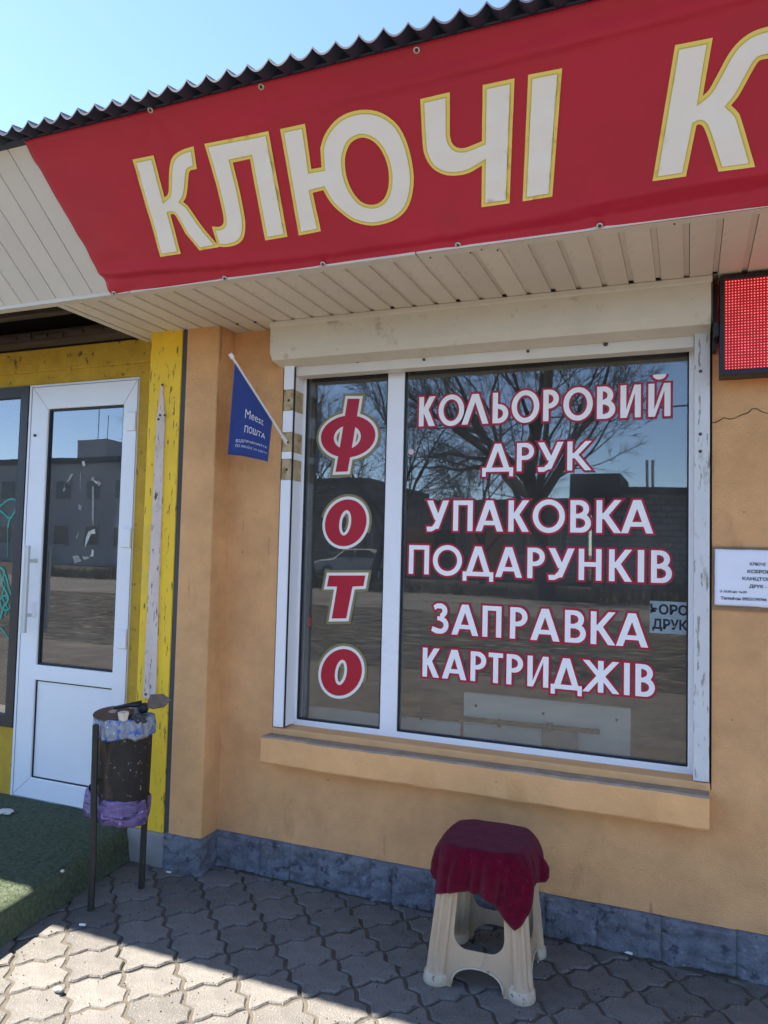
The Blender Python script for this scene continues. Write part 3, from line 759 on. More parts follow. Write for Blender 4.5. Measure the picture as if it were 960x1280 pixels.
obj('corrugated_roof', bm, ROOFM, shop, smooth=True, sharp=50)
bm = BM(); plate(bm, [[(1.81, 2.704), (3.6, 3.07), (3.6, 3.04), (1.81, 2.699)]], lambda a, b, d: (d, a, b), -8, 6); obj('light_closure', bm, DARK, shop)  # dark plate added to stop light leaking between sheet and fascia
# ---- dim room behind the glass
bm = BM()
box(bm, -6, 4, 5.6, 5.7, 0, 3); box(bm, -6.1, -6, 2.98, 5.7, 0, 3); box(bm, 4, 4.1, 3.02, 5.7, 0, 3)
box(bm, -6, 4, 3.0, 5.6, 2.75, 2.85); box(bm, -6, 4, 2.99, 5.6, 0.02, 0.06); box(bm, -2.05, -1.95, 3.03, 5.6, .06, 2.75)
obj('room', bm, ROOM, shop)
# boards and tube seen low behind the window
cab = thing('white_counter', 'low white counter boards standing behind the shop window glass', 'counter', (-.6, 3.1, .06))
obj('upright_board', boxm(-.876, -.203, 3.10, 3.118, .06, .779), BOARDW, cab, bevel=.002)
obj('lower_board', boxm(-1.60, -.885, 3.080, 3.098, .06, .652), BOARDW, cab, bevel=.002)
for x, y in ((595, 882), (679, 892), (771, 900)):
    p = onY(x, y, 3.099); bm = BM(); tube(bm, [(p.x, 3.101, p.z), (p.x, 3.097, p.z)], .006, 8); obj('screw', bm, BOLT, cab)
tb = thing('metal_tube', 'greenish metal tube lying across the white boards behind the window', 'tube', (-.8, 3.06, .66))
a, c = onY(522, 893, 3.06), onY(750, 915, 3.06)
bm = BM(); tube(bm, [a, c], .0105, 10); tube(bm, [a.lerp(c, .74)-Vector((0, 0, .014)), a.lerp(c, .74)+Vector((0, 0, .016))], .013, 8); obj('tube', bm, PIPE, tb, smooth=True, sharp=40)
for f in (.02, .25, .47): 
    q = a.lerp(c, f); bm = BM(); tube(bm, [q-Vector((0, 0, .02)), q+Vector((0, 0, .012))], .008, 8); obj('clip', bm, PIPE, tb)
q = a.lerp(c, .80); bm = BM(); box(bm, q.x-.075, q.x+.065, 3.062, 3.076, .55, q.z-.011); obj('bracket', bm, mat('grey bracket', (.22, .22, .21), .5), tb)
# back of a poster, with letters showing, inside the glass on the right
stk = thing('poster_scrap', 'pale poster scrap with black letters behind the glass at the right window edge', 'poster', (-.06, 2.9, 1.15))
obj('sheet', boxm(-.126, .02, 2.900, 2.9015, 1.096, 1.212), mat('sunlit pale paper', (.85, .92, .95), .7, var=.12, scale=40), stk)
def put_text(body, size, place, m, parent, name='lettering', bold=0.0, thick=None):
    bm = text_mesh(body, size, bold)
    for v in bm.verts: v.co = place(v.co.x, v.co.y)
    return obj(name, bm, m, parent)
put_text('ЬОРО', .047, lambda a, b: Vector((-.127+a*1.0, 2.8992, 1.166+b)), INK, stk, bold=.0016)
put_text('ДРУК', .047, lambda a, b: Vector((-.118+a*.92, 2.8992, 1.113+b)), INK, stk, bold=.0016)
dec = obj('decal', (lambda bm: (tube(bm, [(onY(514, 565, GY-.001).x, GY-.0006, onY(514, 565, GY-.001).z), (onY(514, 565, GY-.001).x, GY-.0014, onY(514, 565, GY-.001).z)], .012, 16), bm)[1])(BM()), mat('pink sticker', (.70, .48, .50), .5, var=.3, scale=90), win)
p = onY(387, 777, GY); dec2 = obj('decal', boxm(p.x-.007, p.x+.007, GY-.0014, GY-.0006, p.z-.018, p.z+.018), mat('red sticker', (.28, .05, .05), .5, var=.5, scale=120), win)

# ---- window lettering: strokes cut from vinyl
class Glyph:
    def __init__(s): s.polys = []; s.rings = []
    def q(s, *p): s.polys.append(list(p))
    def bar(s, x0, x1, y0, y1): s.q((x0, y0), (x1, y0), (x1, y1), (x0, y1))
    def dg(s, xa, ya, xb, yb, hw): s.q((xa-hw/2, ya), (xa+hw/2, ya), (xb+hw/2, yb), (xb-hw/2, yb))
    def ring(s, cx, cy, rx, ry, t, a0=0, a1=360, cx2=None): s.rings.append((cx, cy, rx, ry, t, a0, a1))
def glyph(ch, w, t):
    g = Glyph(); T = t*1.22
    if ch in 'К':
        g.bar(0, t, 0, 1); g.dg(t*.95, .42, w-T*.56, 1, T); g.dg(t*1.25, .60, w-T*.58, 0, T*1.04)
    elif ch == 'О': g.ring(w/2, .5, w/2, .525, t)
    elif ch in 'ЛАД':
        b = 0
        xa, xb = (T*.5, w-T*.5) if ch != 'Д' else (w*.17, w*.83)
        if ch == 'Д': b = .0
        g.dg(xa, b, w/2-t*.06, 1, T*.98); g.dg(xb, b, w/2+t*.06, 1, T*.98)
        if ch == 'А': g.bar(w*.25, w*.75, .20, .20+t*.82)
        if ch == 'Д': g.bar(0, w, 0, t*.86); g.bar(0, t*.80, -.17, .02); g.bar(w-t*.80, w, -.17, .02)
    elif ch == 'Ь':
        g.bar(0, t, 0, 1); r = .31; g.bar(t*.5, w-r, 0, t*.85); g.bar(t*.5, w-r, 2*r-t*.85, 2*r); g.ring(w-r, r, r, r, t, -90, 90)
    elif ch == 'Р':
        g.bar(0, t, 0, 1); r = .30; g.bar(t*.5, w-r, 1-t*.85, 1); g.bar(t*.5, w-r, 1-2*r, 1-2*r+t*.85); g.ring(w-r, 1-r, r, r, t, -90, 90)
    elif ch == 'В':
        g.bar(0, t, 0, 1); r = .29; R2 = 1-2*r+t*.8; r2 = R2/2; rr = .25
        g.bar(t*.5, w-r, 0, t*.85); g.bar(t*.5, w-r, 2*r-t*.82, 2*r); g.ring(w-r, r, r, r, t, -90, 90)
        g.bar(t*.5, w-r2-.06, 1-t*.85, 1); g.ring(w-r2-.06, 1-r2, r2, r2, t, -90, 90)
    elif ch in 'ИЙ':
        g.bar(0, t, 0, 1); g.bar(w-t, w, 0, 1); g.q((t*.55, 0), (t*1.1, 0), (w-t*.55, 1), (w-t*1.1, 1))
        if ch == 'Й': g.ring(w/2, 1.27, w*.30, .155, t*.95, 180, 360)
    elif ch == 'У':
        g.dg(w*.41, .06, w-T*.5, 1, T); g.dg(w*.50, .36, T*.5, 1, T)
        g.q((.02, -.03), (w*.24, -.03), (w*.42, .05), (w*.52, .20), (w*.34, .22), (w*.25, .13), (0, .13))
    elif ch == 'П': g.bar(0, t, 0, 1); g.bar(w-t, w, 0, 1); g.bar(t*.5, w-t*.5, 1-t*.88, 1)
    elif ch == 'Н': g.bar(0, t, 0, 1); g.bar(w-t, w, 0, 1); g.bar(t*.5, w-t*.5, .5-t*.38, .5+t*.46)
    elif ch == 'І': g.bar(0, w, 0, 1)
    elif ch == 'Т': g.bar(w/2-t/2, w/2+t/2, 0, 1); g.bar(0, w, 1-t*.88, 1)
    elif ch == 'З':
        r = .285; r2 = .245
        g.ring(w-r, r, r, r, t, -90, 90); g.bar(w*.34, w-r, 2*r-t*.8, 2*r); g.q((w-r, 0), (w-r, t*.9), (w*.28, t*1.12), (.04, t*1.35), (0, t*.45), (w*.28, .0))
        g.ring(w-r2-.05, 1-r2, r2, r2, t, -90, 90); g.q((w-r2-.05, 1), (w*.30, 1-.01), (.06, 1-t*.5), (.12, 1-t*1.35), (w*.34, 1-t*.98), (w-r2-.05, 1-t))
    elif ch == 'Ж':
        g.bar(w/2-t/2, w/2+t/2, 0, 1)
        g.dg(w/2-t*.2, .52, T*.55, 1, T); g.dg(w/2-t*.2, .52, T*.5, 0, T); g.dg(w/2+t*.2, .52, w-T*.55, 1, T); g.dg(w/2+t*.2, .52, w-T*.5, 0, T)
    return g
def build_glyph(bm, g, x0, z0, h, sx, e, y, mi, stag=0.00006):
    """strokes grown by e metres, each a hair in front of the last so no faces coincide"""
    k = 0
    def P(a, b, yy): return (x0+a*h*sx, yy, z0+b*h)
    for poly in g.polys:
        l = [(x0+a*h*sx, z0+b*h) for a, b in poly]
        if area(l) < 0: l = l[::-1]
        if e: l = offset(l, e)
        f = bm.faces.new([bm.verts.new((a, y-k*stag, b)) for a, b in l[::-1]]) if False else bm.faces.new([bm.verts.new((a, y-k*stag, b)) for a, b in l])
        f.material_index = mi; k += 1
    for (cx, cy, rx, ry, t, a0, a1) in g.rings:
        n = max(8, int(abs(a1-a0)/8)); o_, i_ = [], []
        th = t*h
        for i in range(n+1):
            a = math.radians(a0+(a1-a0)*i/n)
            ca, sa = math.cos(a), math.sin(a)
            rx_, ry_ = rx*h*sx, ry*h
            ox, oz = (rx_+e)*ca, (ry_+e)*sa
            ix, iz = max(rx_-th-e, .0005)*ca, max(ry_-th*.94-e, .0005)*sa
            X, Zc = x0+cx*h*sx, z0+cy*h
            o_.append(bm.verts.new((X+ox, y-k*stag, Zc+oz))); i_.append(bm.verts.new((X+ix, y-k*stag, Zc+iz)))
        for i in range(n): bm.faces.new((i_[i], o_[i], o_[i+1], i_[i+1])).material_index = mi
        k += 1
WORDS = [
 ('КОЛЬОРОВИЙ', 500, 450, 1.888, 2.011, [(65, 120), (130, 215), (207, 297), (310, 362), (373, 465), (478, 530), (545, 643), (657, 718), (735, 803), (828, 902)]),
 ('ДРУК', 500, 450, 1.694, 1.8055, [(275, 378), (390, 447), (460, 545), (558, 640)]),
 ('УПАКОВКА', 500, 600, 1.457, 1.580, [(90, 163), (178, 243), (253, 345), (362, 432), (443, 550), (568, 637), (655, 740), (737, 845)]),
 ('ПОДАРУНКІВ', 500, 600, 1.278, 1.396, [(30, 97), (110, 207), (210, 312), (318, 408), (425, 483), (495, 582), (596, 672), (697, 775), (793, 814), (837, 907)]),
 ('ЗАПРАВКА', 500, 740, 1.0415, 1.163, [(105, 162), (172, 262), (275, 338), (367, 425), (435, 533), (550, 620), (636, 720), (720, 828)]),
 ('КАРТРИДЖІВ', 500, 740, 0.8645, 0.981, [(75, 132), (140, 222), (235, 287), (295, 343), (355, 410), (425, 495), (503, 607), (608, 732), (747, 766), (785, 850)])]
for word, ox, oy, zb, zt, ext in WORDS:
    h = zt-zb
    for ch, (l, r) in zip(word, ext):
        yrow = {1.888: 500, 1.694: 575, 1.457: 645, 1.278: 705, 1.0415: 785, 0.8645: 845}[zb]
        xa, xb = onY(ox+l/2.667, yrow, GY).x, onY(ox+r/2.667, yrow, GY).x
        w_ = (xb-xa)/h
        t = .170
        if ch == 'І': t = w_
        g = glyph(ch, w_, t)
        bm = BM()
        build_glyph(bm, g, xa, zb, h, 1.0, .0082, GY-.0010, 1)
        build_glyph(bm, g, xa, zb, h, 1.0, 0, GY-.0022, 0)
        bmesh.ops.recalc_face_normals(bm, faces=bm.faces)
        obj('vinyl_letter', bm, [VW, VR], win)
# ФОТО, red italics with an ivory and an olive edge
ZF = lambda pts: [(lambda p: (p.x, p.z))(onY(380+x/2.975, 470+y/2.975, GY)) for x, y in pts]
def layered(parts, edges, name='vinyl_letter'):
    """parts: list of loop lists; edges: (grow, material index, y)"""
    bm = BM(); kk = 0
    for grow, mi, y in edges:
        for loops in parts:
            ls = []
            for i, l in enumerate(loops):
                a = area(l)
                if i == 0: q = offset(l if a > 0 else l[::-1], grow)
                else:
                    q = offset(l if a > 0 else l[::-1], -grow)
                    if area(q) < 2e-5 or min(max(p[0] for p in l)-min(p[0] for p in l), 9) < 2*grow+.004: continue
                    q = q[::-1]
                ls.append(q)
            kk += 1
            plate(bm, ls, mpY, y-kk*.00004, y+.0004-kk*.00004, mi)
    obj(name, bm, [VR2, VW2, VO], win)
ED = [(.0235, 2, GY-.0008), (.0125, 1, GY-.0016), (0, 0, GY-.0024)]
def ell_pts(cx, cy, rx, ry, sh=0, n=36):
    return [(cx+rx*math.cos(2*PI*k/n)-sh*ry*math.sin(2*PI*k/n), cy+ry*math.sin(2*PI*k/n)) for k in range(n)]
layered([[ZF(ell_pts(165, 225, 101, 78, .10)), ZF(ell_pts(162, 228, 50, 44, .10))],
         [ZF([(163, 85), (208, 85), (186, 225), (163, 355), (118, 357), (141, 225)])]], ED)
layered([[ZF(ell_pts(156, 546, 77, 87, .10)), ZF(ell_pts(154, 546, 22, 47, .12))]], ED)
layered([[ZF([(94, 742), (229, 742), (222, 781), (181, 783), (158, 901), (104, 902), (124, 783), (86, 783)])]], ED)
layered([[ZF(ell_pts(140, 1102, 76, 87, .10)), ZF(ell_pts(138, 1102, 22, 47, .12))]], ED)

# ================================================================== BANNER on the fascia
ban = thing('banner', 'long red vinyl banner with white and yellow letters hung on the sloping fascia', 'banner', mpF(-.3, .3, 0))
BX0, BX1, BS0, BS1 = -2.046, 2.6, .004, .5795
ZA = lambda pts: [onF(140+x/3.2, 140+y/3.2) for x, y in pts]
ZB = lambda pts: [onF(400+x/3.0, 60+y/3.0) for x, y in pts]
ZC = lambda pts: [onF(760+x/4.8, y/4.8) for x, y in pts]
def sag(x, s):
    """soft wrinkles: stretched folds run from the fixings"""
    v = .0022*noise.noise(Vector((x*1.6, s*7, 0)))
    b = math.exp(-((s-.075-.03*math.sin(x*2.6+1.2))/.020)**2)
    v += .0120*b*(.55+.45*math.sin(x*3.1+.6))
    v += -.0085*math.exp(-((s-.045-.02*math.sin(x*2.1))/.016)**2)
    t = math.exp(-((s-.515-.02*math.sin(x*1.5))/.016)**2)
    v += .0090*t*(.5+.5*math.sin(x*2.2+2.0))
    d = x-BX0
    if d < .45: v += .0060*math.sin(60*(s*.9-d*.34))*math.exp(-d/.16)*max(0, 1-s/.3) + .003*math.sin(48*(s-.5+d*.2))*math.exp(-d/.2)*max(0, (s-.35)/.25)
    for gx, gs in ((-1.531, .012), (-1.139, .015), (-.669, .016), (-.24, .018), (-1.526, .572), (-1.139, .569), (-.666, .566), (-.253, .558), (.2, .56), (.19, .018)):
        dx, ds = x-gx, s-gs; rr_ = math.hypot(dx, ds)
        if rr_ < .25: v += .0045*math.exp(-rr_/.07)*math.cos(math.atan2(ds, dx)*5+gx*7)
    v += .0020*noise.noise(Vector((x*4.5, s*22, 4)))
    fade = min(1, (s-BS0)/.02, (BS1-s)/.02)
    return .009+max(-.007, v)*max(fade, 0)
bm = BM(); rows = []
NXB, NSB = 300, 56
for i in range(NXB+1):
    x = BX0+(BX1-BX0)*i/NXB
    rows.append([mpF(x+.0, BS0+(BS1-BS0)*j/NSB, sag(x, BS0+(BS1-BS0)*j/NSB)) for j in range(NSB+1)])
loft(bm, rows, False, False, False)
bo = obj('banner_sheet', bm, RED, ban, smooth=True)
so = bo.modifiers.new('solid', 'SOLIDIFY'); so.thickness = .0012; so.offset = 0
def drape(loops, lift, mi, bm, grid=.016):
    """lay a flat print outline on the wrinkled sheet: triangulated with inner points so it follows the folds"""
    from mathutils.geometry import delaunay_2d_cdt
    pts, eds = [], []
    for l in loops:
        n = len(l); k = len(pts); m = 0; dense = []
        for i in range(n):
            a, b = Vector(l[i]), Vector(l[(i+1) % n]); c = max(1, int((b-a).length/grid))
            dense += [a.lerp(b, q/c) for q in range(c)]
        pts += dense; m = len(dense)
        eds += [(k+i, k+(i+1) % m) for i in range(m)]
    xs_ = [p[0] for p in pts]; ys_ = [p[1] for p in pts]
    g = [Vector((x, y)) for x in [min(xs_)+grid*i for i in range(int((max(xs_)-min(xs_))/grid)+1)] for y in [min(ys_)+grid*i for i in range(int((max(ys_)-min(ys_))/grid)+1)]]
    def inside(p):
        c = False
        for l in loops:
            n = len(l)
            for i in range(n):
                (x1, y1), (x2, y2) = l[i], l[(i+1) % n]
                if (y1 > p[1]) != (y2 > p[1]) and p[0] < (x2-x1)*(p[1]-y1)/(y2-y1)+x1: c = not c
        return c
    g = [p for p in g if inside(p)]
    V, E_, F_, *_ = delaunay_2d_cdt([Vector(p) for p in pts]+g, eds, [], 0, 1e-6)
    vs = [bm.verts.new(mpF(v[0], v[1], sag(v[0], v[1])+lift)) for v in V]
    for f in F_:
        c = sum((V[i] for i in f), Vector((0, 0)))/len(f)
        if inside(c):
            try: bm.faces.new([vs[i] for i in f]).material_index = mi
            except ValueError: pass
def banner_letter(loops):
    bm = BM()
    norm = []
    for i, l in enumerate(loops):
        if area(l) < 0: l = l[::-1]
        norm.append(l)
    for d, mi, lift in ((0, 1, .0026), (-.0085, 2, .0036), (-.0115, 0, .0047)):
        ls = [offset(l, d if i == 0 else -d) for i, l in enumerate(norm)]
        drape(ls, lift, mi, bm)
    for f in bm.faces:
        f.normal_update()
        if f.normal.dot(FN) < 0: f.normal_flip()
    obj('printed_letter', bm, [REDT, GOLD, LIME], ban, smooth=True)
banner_letter([smooth_loop(ZA([(88, 185), (172, 168), (216, 336), (231, 318), (234, 260), (238, 205), (252, 170), (285, 147), (332, 132), (345, 222), (318, 230), (311, 262), (306, 312), (300, 338), (290, 354), (312, 374), (365, 450), (428, 526), (432, 534), (357, 547), (300, 480), (264, 416), (250, 403), (239, 405), (282, 560), (200, 573)]),
                           {0, 1, 2, 8, 9, 14, 17, 18, 19, 23, 24, 25, 20}, 4)])
banner_letter([smooth_loop(ZA([(375, 122), (632, 70), (707, 492), (618, 507), (557, 182), (488, 197), (514, 300), (530, 380), (538, 430), (537, 475), (527, 505), (503, 524), (465, 533), (428, 532), (405, 452), (432, 453), (447, 445), (452, 428), (446, 385), (422, 285)]),
                           {0, 1, 2, 3, 4, 5, 13, 14}, 3)])
yu = ZA([(678, 62), (778, 40), (802, 222), (843, 215)])+ZB([(6, 370), (22, 320), (60, 268), (110, 237), (175, 225), (240, 240), (300, 290), (338, 375), (355, 480), (345, 560), (318, 612), (270, 645), (200, 660), (130, 645), (80, 610), (42, 570), (17, 526)])+ZA([(808, 316), (840, 470), (752, 487)])
hole = ZB([(170, 330), (207, 346), (237, 382), (258, 440), (262, 500), (250, 548), (226, 574), (195, 582), (158, 570), (125, 530), (103, 470), (98, 410), (113, 360), (138, 337)])
banner_letter([smooth_loop(yu, {0, 1, 2, 3, 4, 20, 21, 22, 23}, 3), smooth_loop(hole, (), 3)])
banner_letter([smooth_loop(ZB([(380, 185), (490, 160), (490, 320), (497, 348), (516, 366), (550, 367), (610, 343), (613, 133), (732, 108), (713, 575), (608, 590), (610, 435), (560, 463), (510, 473), (465, 468), (425, 445), (400, 405), (388, 350)]),
                           {0, 1, 2, 6, 7, 8, 9, 10, 11}, 3)])
banner_letter([ZB([(783, 95), (910, 70), (873, 550), (762, 568)])])
banner_letter([smooth_loop(ZC([(403, 262), (628, 217), (568, 566), (605, 530), (650, 450), (720, 320), (790, 235), (870, 180), (960, 150), (1060, 128), (1140, 118), (1150, 300), (1050, 318), (960, 340), (905, 355), (870, 408), (820, 500), (780, 570), (738, 622), (775, 660), (800, 710), (880, 985), (662, 1015), (620, 880), (590, 790), (570, 748), (548, 735), (530, 742), (468, 1045), (268, 1075)]),
                           {0, 1, 2, 10, 11, 18, 21, 22, 27, 28, 29}, 3)])
for x, y in ((328, 107), (190, 136), (522, 61), (722, 17), (144.5, 364.5), (283, 347), (405, 328), (573, 305), (750, 280)):
    X, s = onF(x, y); s = max(s, .012)
    bm = BM(); lift_ = sag(X, s)+.002; c = mpF(X, s, lift_)
    tv = Vector((1, 0, 0))
    ring = []
    for R, dz in ((.0095, 0), (.0085, .0022), (.005, .0022), (.0045, 0)):
        ring.append([c+tv*R*math.cos(2*PI*k/16)+FU*R*math.sin(2*PI*k/16)+FN*dz for k in range(16)])
    loft(bm, ring, False, False)
    obj('eyelet', bm, STEEL, ban, smooth=True)
    bm = BM(); bmesh.ops.create_uvsphere(bm, u_segments=10, v_segments=6, radius=.0045, matrix=Matrix.Translation(mpF(X, s, lift_+.0005))); obj('screw', bm, BOLT, ban)

# ================================================================== LED SIGN
led = thing('led_sign', 'red dot matrix led sign in a black frame under the soffit at right', 'led sign', (.6, 2.72, 1.978))
LX0, LX1, LZ0, LZ1, LY = .097, 1.09, 1.978, 2.317, 2.69
bm = BM(); plate(bm, [rect(LX0, LX1, LZ0, LZ1), rect(LX0+.0155, LX1-.0155, LZ0+.020, LZ1-.016)], mpY, LY, LY+.075); obj('frame', bm, BLACK, led, bevel=.003)
obj('board', boxm(LX0+.01, LX1-.01, LY+.006, LY+.07, LZ0+.012, LZ1-.010), LEDB, led)
bm = BM(); pz = (LZ1-.016-LZ0-.020)/32
msg = random.Random(3)
for i in range(int((LX1-LX0-.031)/pz)):
    for j in range(32):
        x = LX0+.0155+pz*(i+.5); z = LZ0+.020+pz*(j+.5)
        r = .0022+.0006*noise.noise(Vector((i*.25, j*.6, 1)))
        ring0 = [(x+r*math.cos(2*PI*k/6), LY+.0058, z+r*math.sin(2*PI*k/6)) for k in range(6)]
        a = [bm.verts.new(p) for p in ring0]; t = bm.verts.new((x, LY+.0036, z))
        for k in range(6): bm.faces.new((a[k], a[(k+1) % 6], t))
bmesh.ops.recalc_face_normals(bm, faces=bm.faces)
obj('led_dots', bm, LEDD, led, kind='stuff')
obj('bracket', boxm(.0785, .097, 2.70, 2.795, 2.115, 2.165), BLACK, led, bevel=.003)
obj('bracket', boxm(.0785, .090, 2.74, 2.795, 2.08, 2.31), BLACK, led)
for xb in (.2, .6, 1.0): obj('bracket', boxm(xb-.02, xb+.02, LY+.075, 2.801, 2.1, 2.2), BLACK, led)

# ================================================================== FLAG
flag = thing('flag', 'small blue flag with white lettering on a slanting pole beside the window', 'flag', (-1.609, 2.79, 1.831))
A0 = Vector((-1.600, 2.796, 1.825)); A1 = Vector((-1.692, 2.50, 2.130))
bm = BM(); tube(bm, [A0, A1], .0058, 10); obj('pole', bm, POLEM, flag, smooth=True, sharp=40)
d = (A1-A0).normalized()
bm = BM(); tube(bm, [A1-d*.004, A1+d*.014], [.0095, .0085], 10); obj('pole_cap', bm, mat('white cap', (.8, .8, .8), .4), flag, smooth=True, sharp=40)
bm = BM(); tube(bm, [A0-d*.002, A0+d*.035], [.010, .0085], 10); obj('pole_socket', bm, POLEM, flag, smooth=True, sharp=40)
PT = A1-d*.020; PB = A0+(A1-A0)*.27
dv = Vector((0.0, 0, -1))
# corners from the photograph, in the upright plane of the pole
pn = Vector((d.x, d.y, 0)).normalized()
def onPole(x, y):
    n_ = pn.cross(Vector((0, 0, 1))); rr_ = ray(x, y); t = (A0-EYE).dot(n_)/rr_.dot(n_); return EYE+rr_*t
BL, BR = onPole(286.5, 568), onPole(332, 577.5)
pw = pn.cross(Vector((0, 0, 1)))
def cloth(u, v):
    """u 0..1 down the pole from its tip, v 0..1 downward"""
    top = PT.lerp(PB, u); bot = BL.lerp(BR, u)
    bot = bot+Vector((0, 0, -.010*math.sin(PI*u)))*0 + Vector((0, 0, .006*math.sin(PI*u)))
    p = top.lerp(bot, v)
    p = p + pw*(.010*math.sin(u*5.0+.4)*v + .006*math.sin(u*9+v*2)*v)
    return p
bm = BM(); loft(bm, [[cloth(i/24, j/18) for j in range(19)] for i in range(25)], False, False, False)
fo = obj('flag_cloth', bm, FLAGM, flag, smooth=True); so = fo.modifiers.new('s', 'SOLIDIFY'); so.thickness = .001; so.offset = 0
side = 1 if (cloth(.5, .5)-EYE).dot(pw) < 0 else -1
from mathutils.geometry import intersect_line_plane
def flag_uv(x, y):
    """find u, v of the sight line through x, y (small search)"""
    best = None; u0, v0, sp = .5, .5, .5
    for it in range(9):
        for i in range(-4, 5):
            for j in range(-4, 5):
                u, v = u0+sp*i/4, v0+sp*j/4
                p = PT.lerp(PB, u).lerp(BL.lerp(BR, u), v)-EYE
                px = 480+FPX*p.dot(CR)/p.dot(CF); py = 640-FPX*p.dot(CU)/p.dot(CF)
                e = (px-x)**2+(py-y)**2
                if best is None or e < best[0]: best = (e, u, v)
        u0, v0 = best[1], best[2]; sp *= .45
    return best[1], best[2]
def flag_text(body, pa, pb, pc, bold):
    """letters laid on the cloth: baseline from pa to pb, cap height up to pc"""
    bm = text_mesh(body, 1.0, bold)
    w_ = max(v.co.x for v in bm.verts); hh = max(v.co.y for v in bm.verts)
    a, b_, c = Vector(flag_uv(*pa)), Vector(flag_uv(*pb)), Vector(flag_uv(*pc))
    for v in bm.verts:
        q = a+(b_-a)*(v.co.x/w_)+(c-a)*(v.co.y/hh)
        v.co = cloth(q.x, q.y)+pw*side*.0016
    obj('lettering', bm, FLAGT, flag)
fz = lambda x, y: (270+x/7.53, 430+y/7.53)
flag_text('Meest', fz(268, 702), fz(440, 772), fz(274, 612), -.004)
flag_text('ПОШТА', fz(262, 838), fz(450, 898), fz(268, 770), .008)
flag_text('ВІДПРАВЛЯЙТЕ', fz(192, 928), fz(462, 986), fz(196, 893), .004)
flag_text('ПО УКРАЇНІ ТА СВІТУ', fz(188, 974), fz(460, 1040), fz(192, 940), .004)

# ================================================================== NOTICE
no = thing('paper_notice', 'white paper notice with black printed lines taped to the orange wall', 'notice', (.083, 2.797, 1.21))
NX0, NX1 = .086, .383
NZ = lambda x: 1.404-(x-NX0)*0.0
bm = BM(); rows = []
for i in range(25):
    x = NX0+(NX1-NX0)*i/24
    rows.append([(x, 2.7960-.0016*(1+noise.noise(Vector((x*14, j*.55, 2)))), 1.2125+(1.404-1.2125)*j/14) for j in range(15)])
loft(bm, rows, False, False, False); po = obj('sheet', bm, PAPER, no, smooth=True); so = po.modifiers.new('s', 'SOLIDIFY'); so.thickness = .0006
TAPEC = glass_mat('clear tape film', .13, (.93, .92, .90), .0, .12)
for z0, z1 in ((1.196, 1.2145), (1.4025, 1.414)): obj('tape', boxm(.078, .40, 2.7935, 2.7945, z0, z1), TAPEC, no)
obj('tape', boxm(.0775, .0865, 2.7935, 2.7945, 1.2150, 1.402), TAPEC, no)
def note(body, zl, zr_x, size, x0, bold=.0):
    put_text(body, size, lambda a, b: Vector((x0+a, 2.7915, zl+b)), INK, no, bold=bold)
nz = lambda x, y: onY(880+x/9.85, 660+y/9.85, 2.795)
def note_at(body, xl, xr, yb, yt, bold=.0005, full=None):
    a, b_, c = nz(xl, yb), nz(xr, yb), nz(xl, yt)
    bm = text_mesh(body, 1.0, .02); 
    vis = max(v.co.x for v in bm.verts); hh = .70
    for v in bm.verts: v.co = Vector((a.x+(b_.x-a.x)*v.co.x/vis, 2.7915, (a.z)+(c.z-a.z)*v.co.y/hh))
    obj('lettering', bm, INK, no)
note_at('КЛЮЧІ', 560, 758, 460, 425)
note_at('КСЕРОКОПІЯ', 530, 1000, 553, 515)
note_at('КАНЦТОВАРИ', 467, 975, 640, 602)
note_at('ДРУК -', 555, 770, 735, 697)
note_at('З 10.00 до 16.00', 195, 525, 790, 763)
note_at('Телефон 0953174744', 203, 770, 878, 842)

# ================================================================== STOOL AND CLOTH
SX, SY = -.612, 2.505
stool = thing('plastic_stool', 'cream plastic stool with fluted legs standing on the paving under the window', 'stool', (SX, SY, 0))
SRZ = math.radians(3.0)
def sw(a, b, z): return Vector((SX+a*math.cos(SRZ)-b*math.sin(SRZ), SY+a*math.sin(SRZ)+b*math.cos(SRZ), z))
ST = .412
half = lambda z: .136-(.136-.098)*z/ST               # leg centre line
for qx, qy in ((-1, -1), (1, -1), (1, 1), (-1, 1)):
    bm = BM(); rings = []
    for z in (0, .004, .028, .034, .045, .12, .22, .32, .39, ST-.004):
        c = half(z); foot = .0090 if z <= .028 else (.0045 if z <= .034 else 0)
        if z == 0: foot = .0065
        r = []
        for k in range(64):
            a = 2*PI*k/64
            fl = 0 if z < .036 else .0050*math.copysign(abs(math.cos(a*7))**.6, math.cos(a*7))
            if z < .036: fl = 0
            R = .0345-.005*z/ST-(.006 if z > .4 else 0)+foot+fl
            r.append(sw(qx*c+R*math.cos(a), qy*c+R*math.sin(a), z))
        rings.append(r)
    loft(bm, rings)
    bm.faces.ensure_lookup_table()
    for f in bm.faces:
        if f.calc_center_median().z < .036: f.material_index = 1
    obj('leg', bm, [STOOLM, STOOLF], stool, smooth=True, sharp=50)
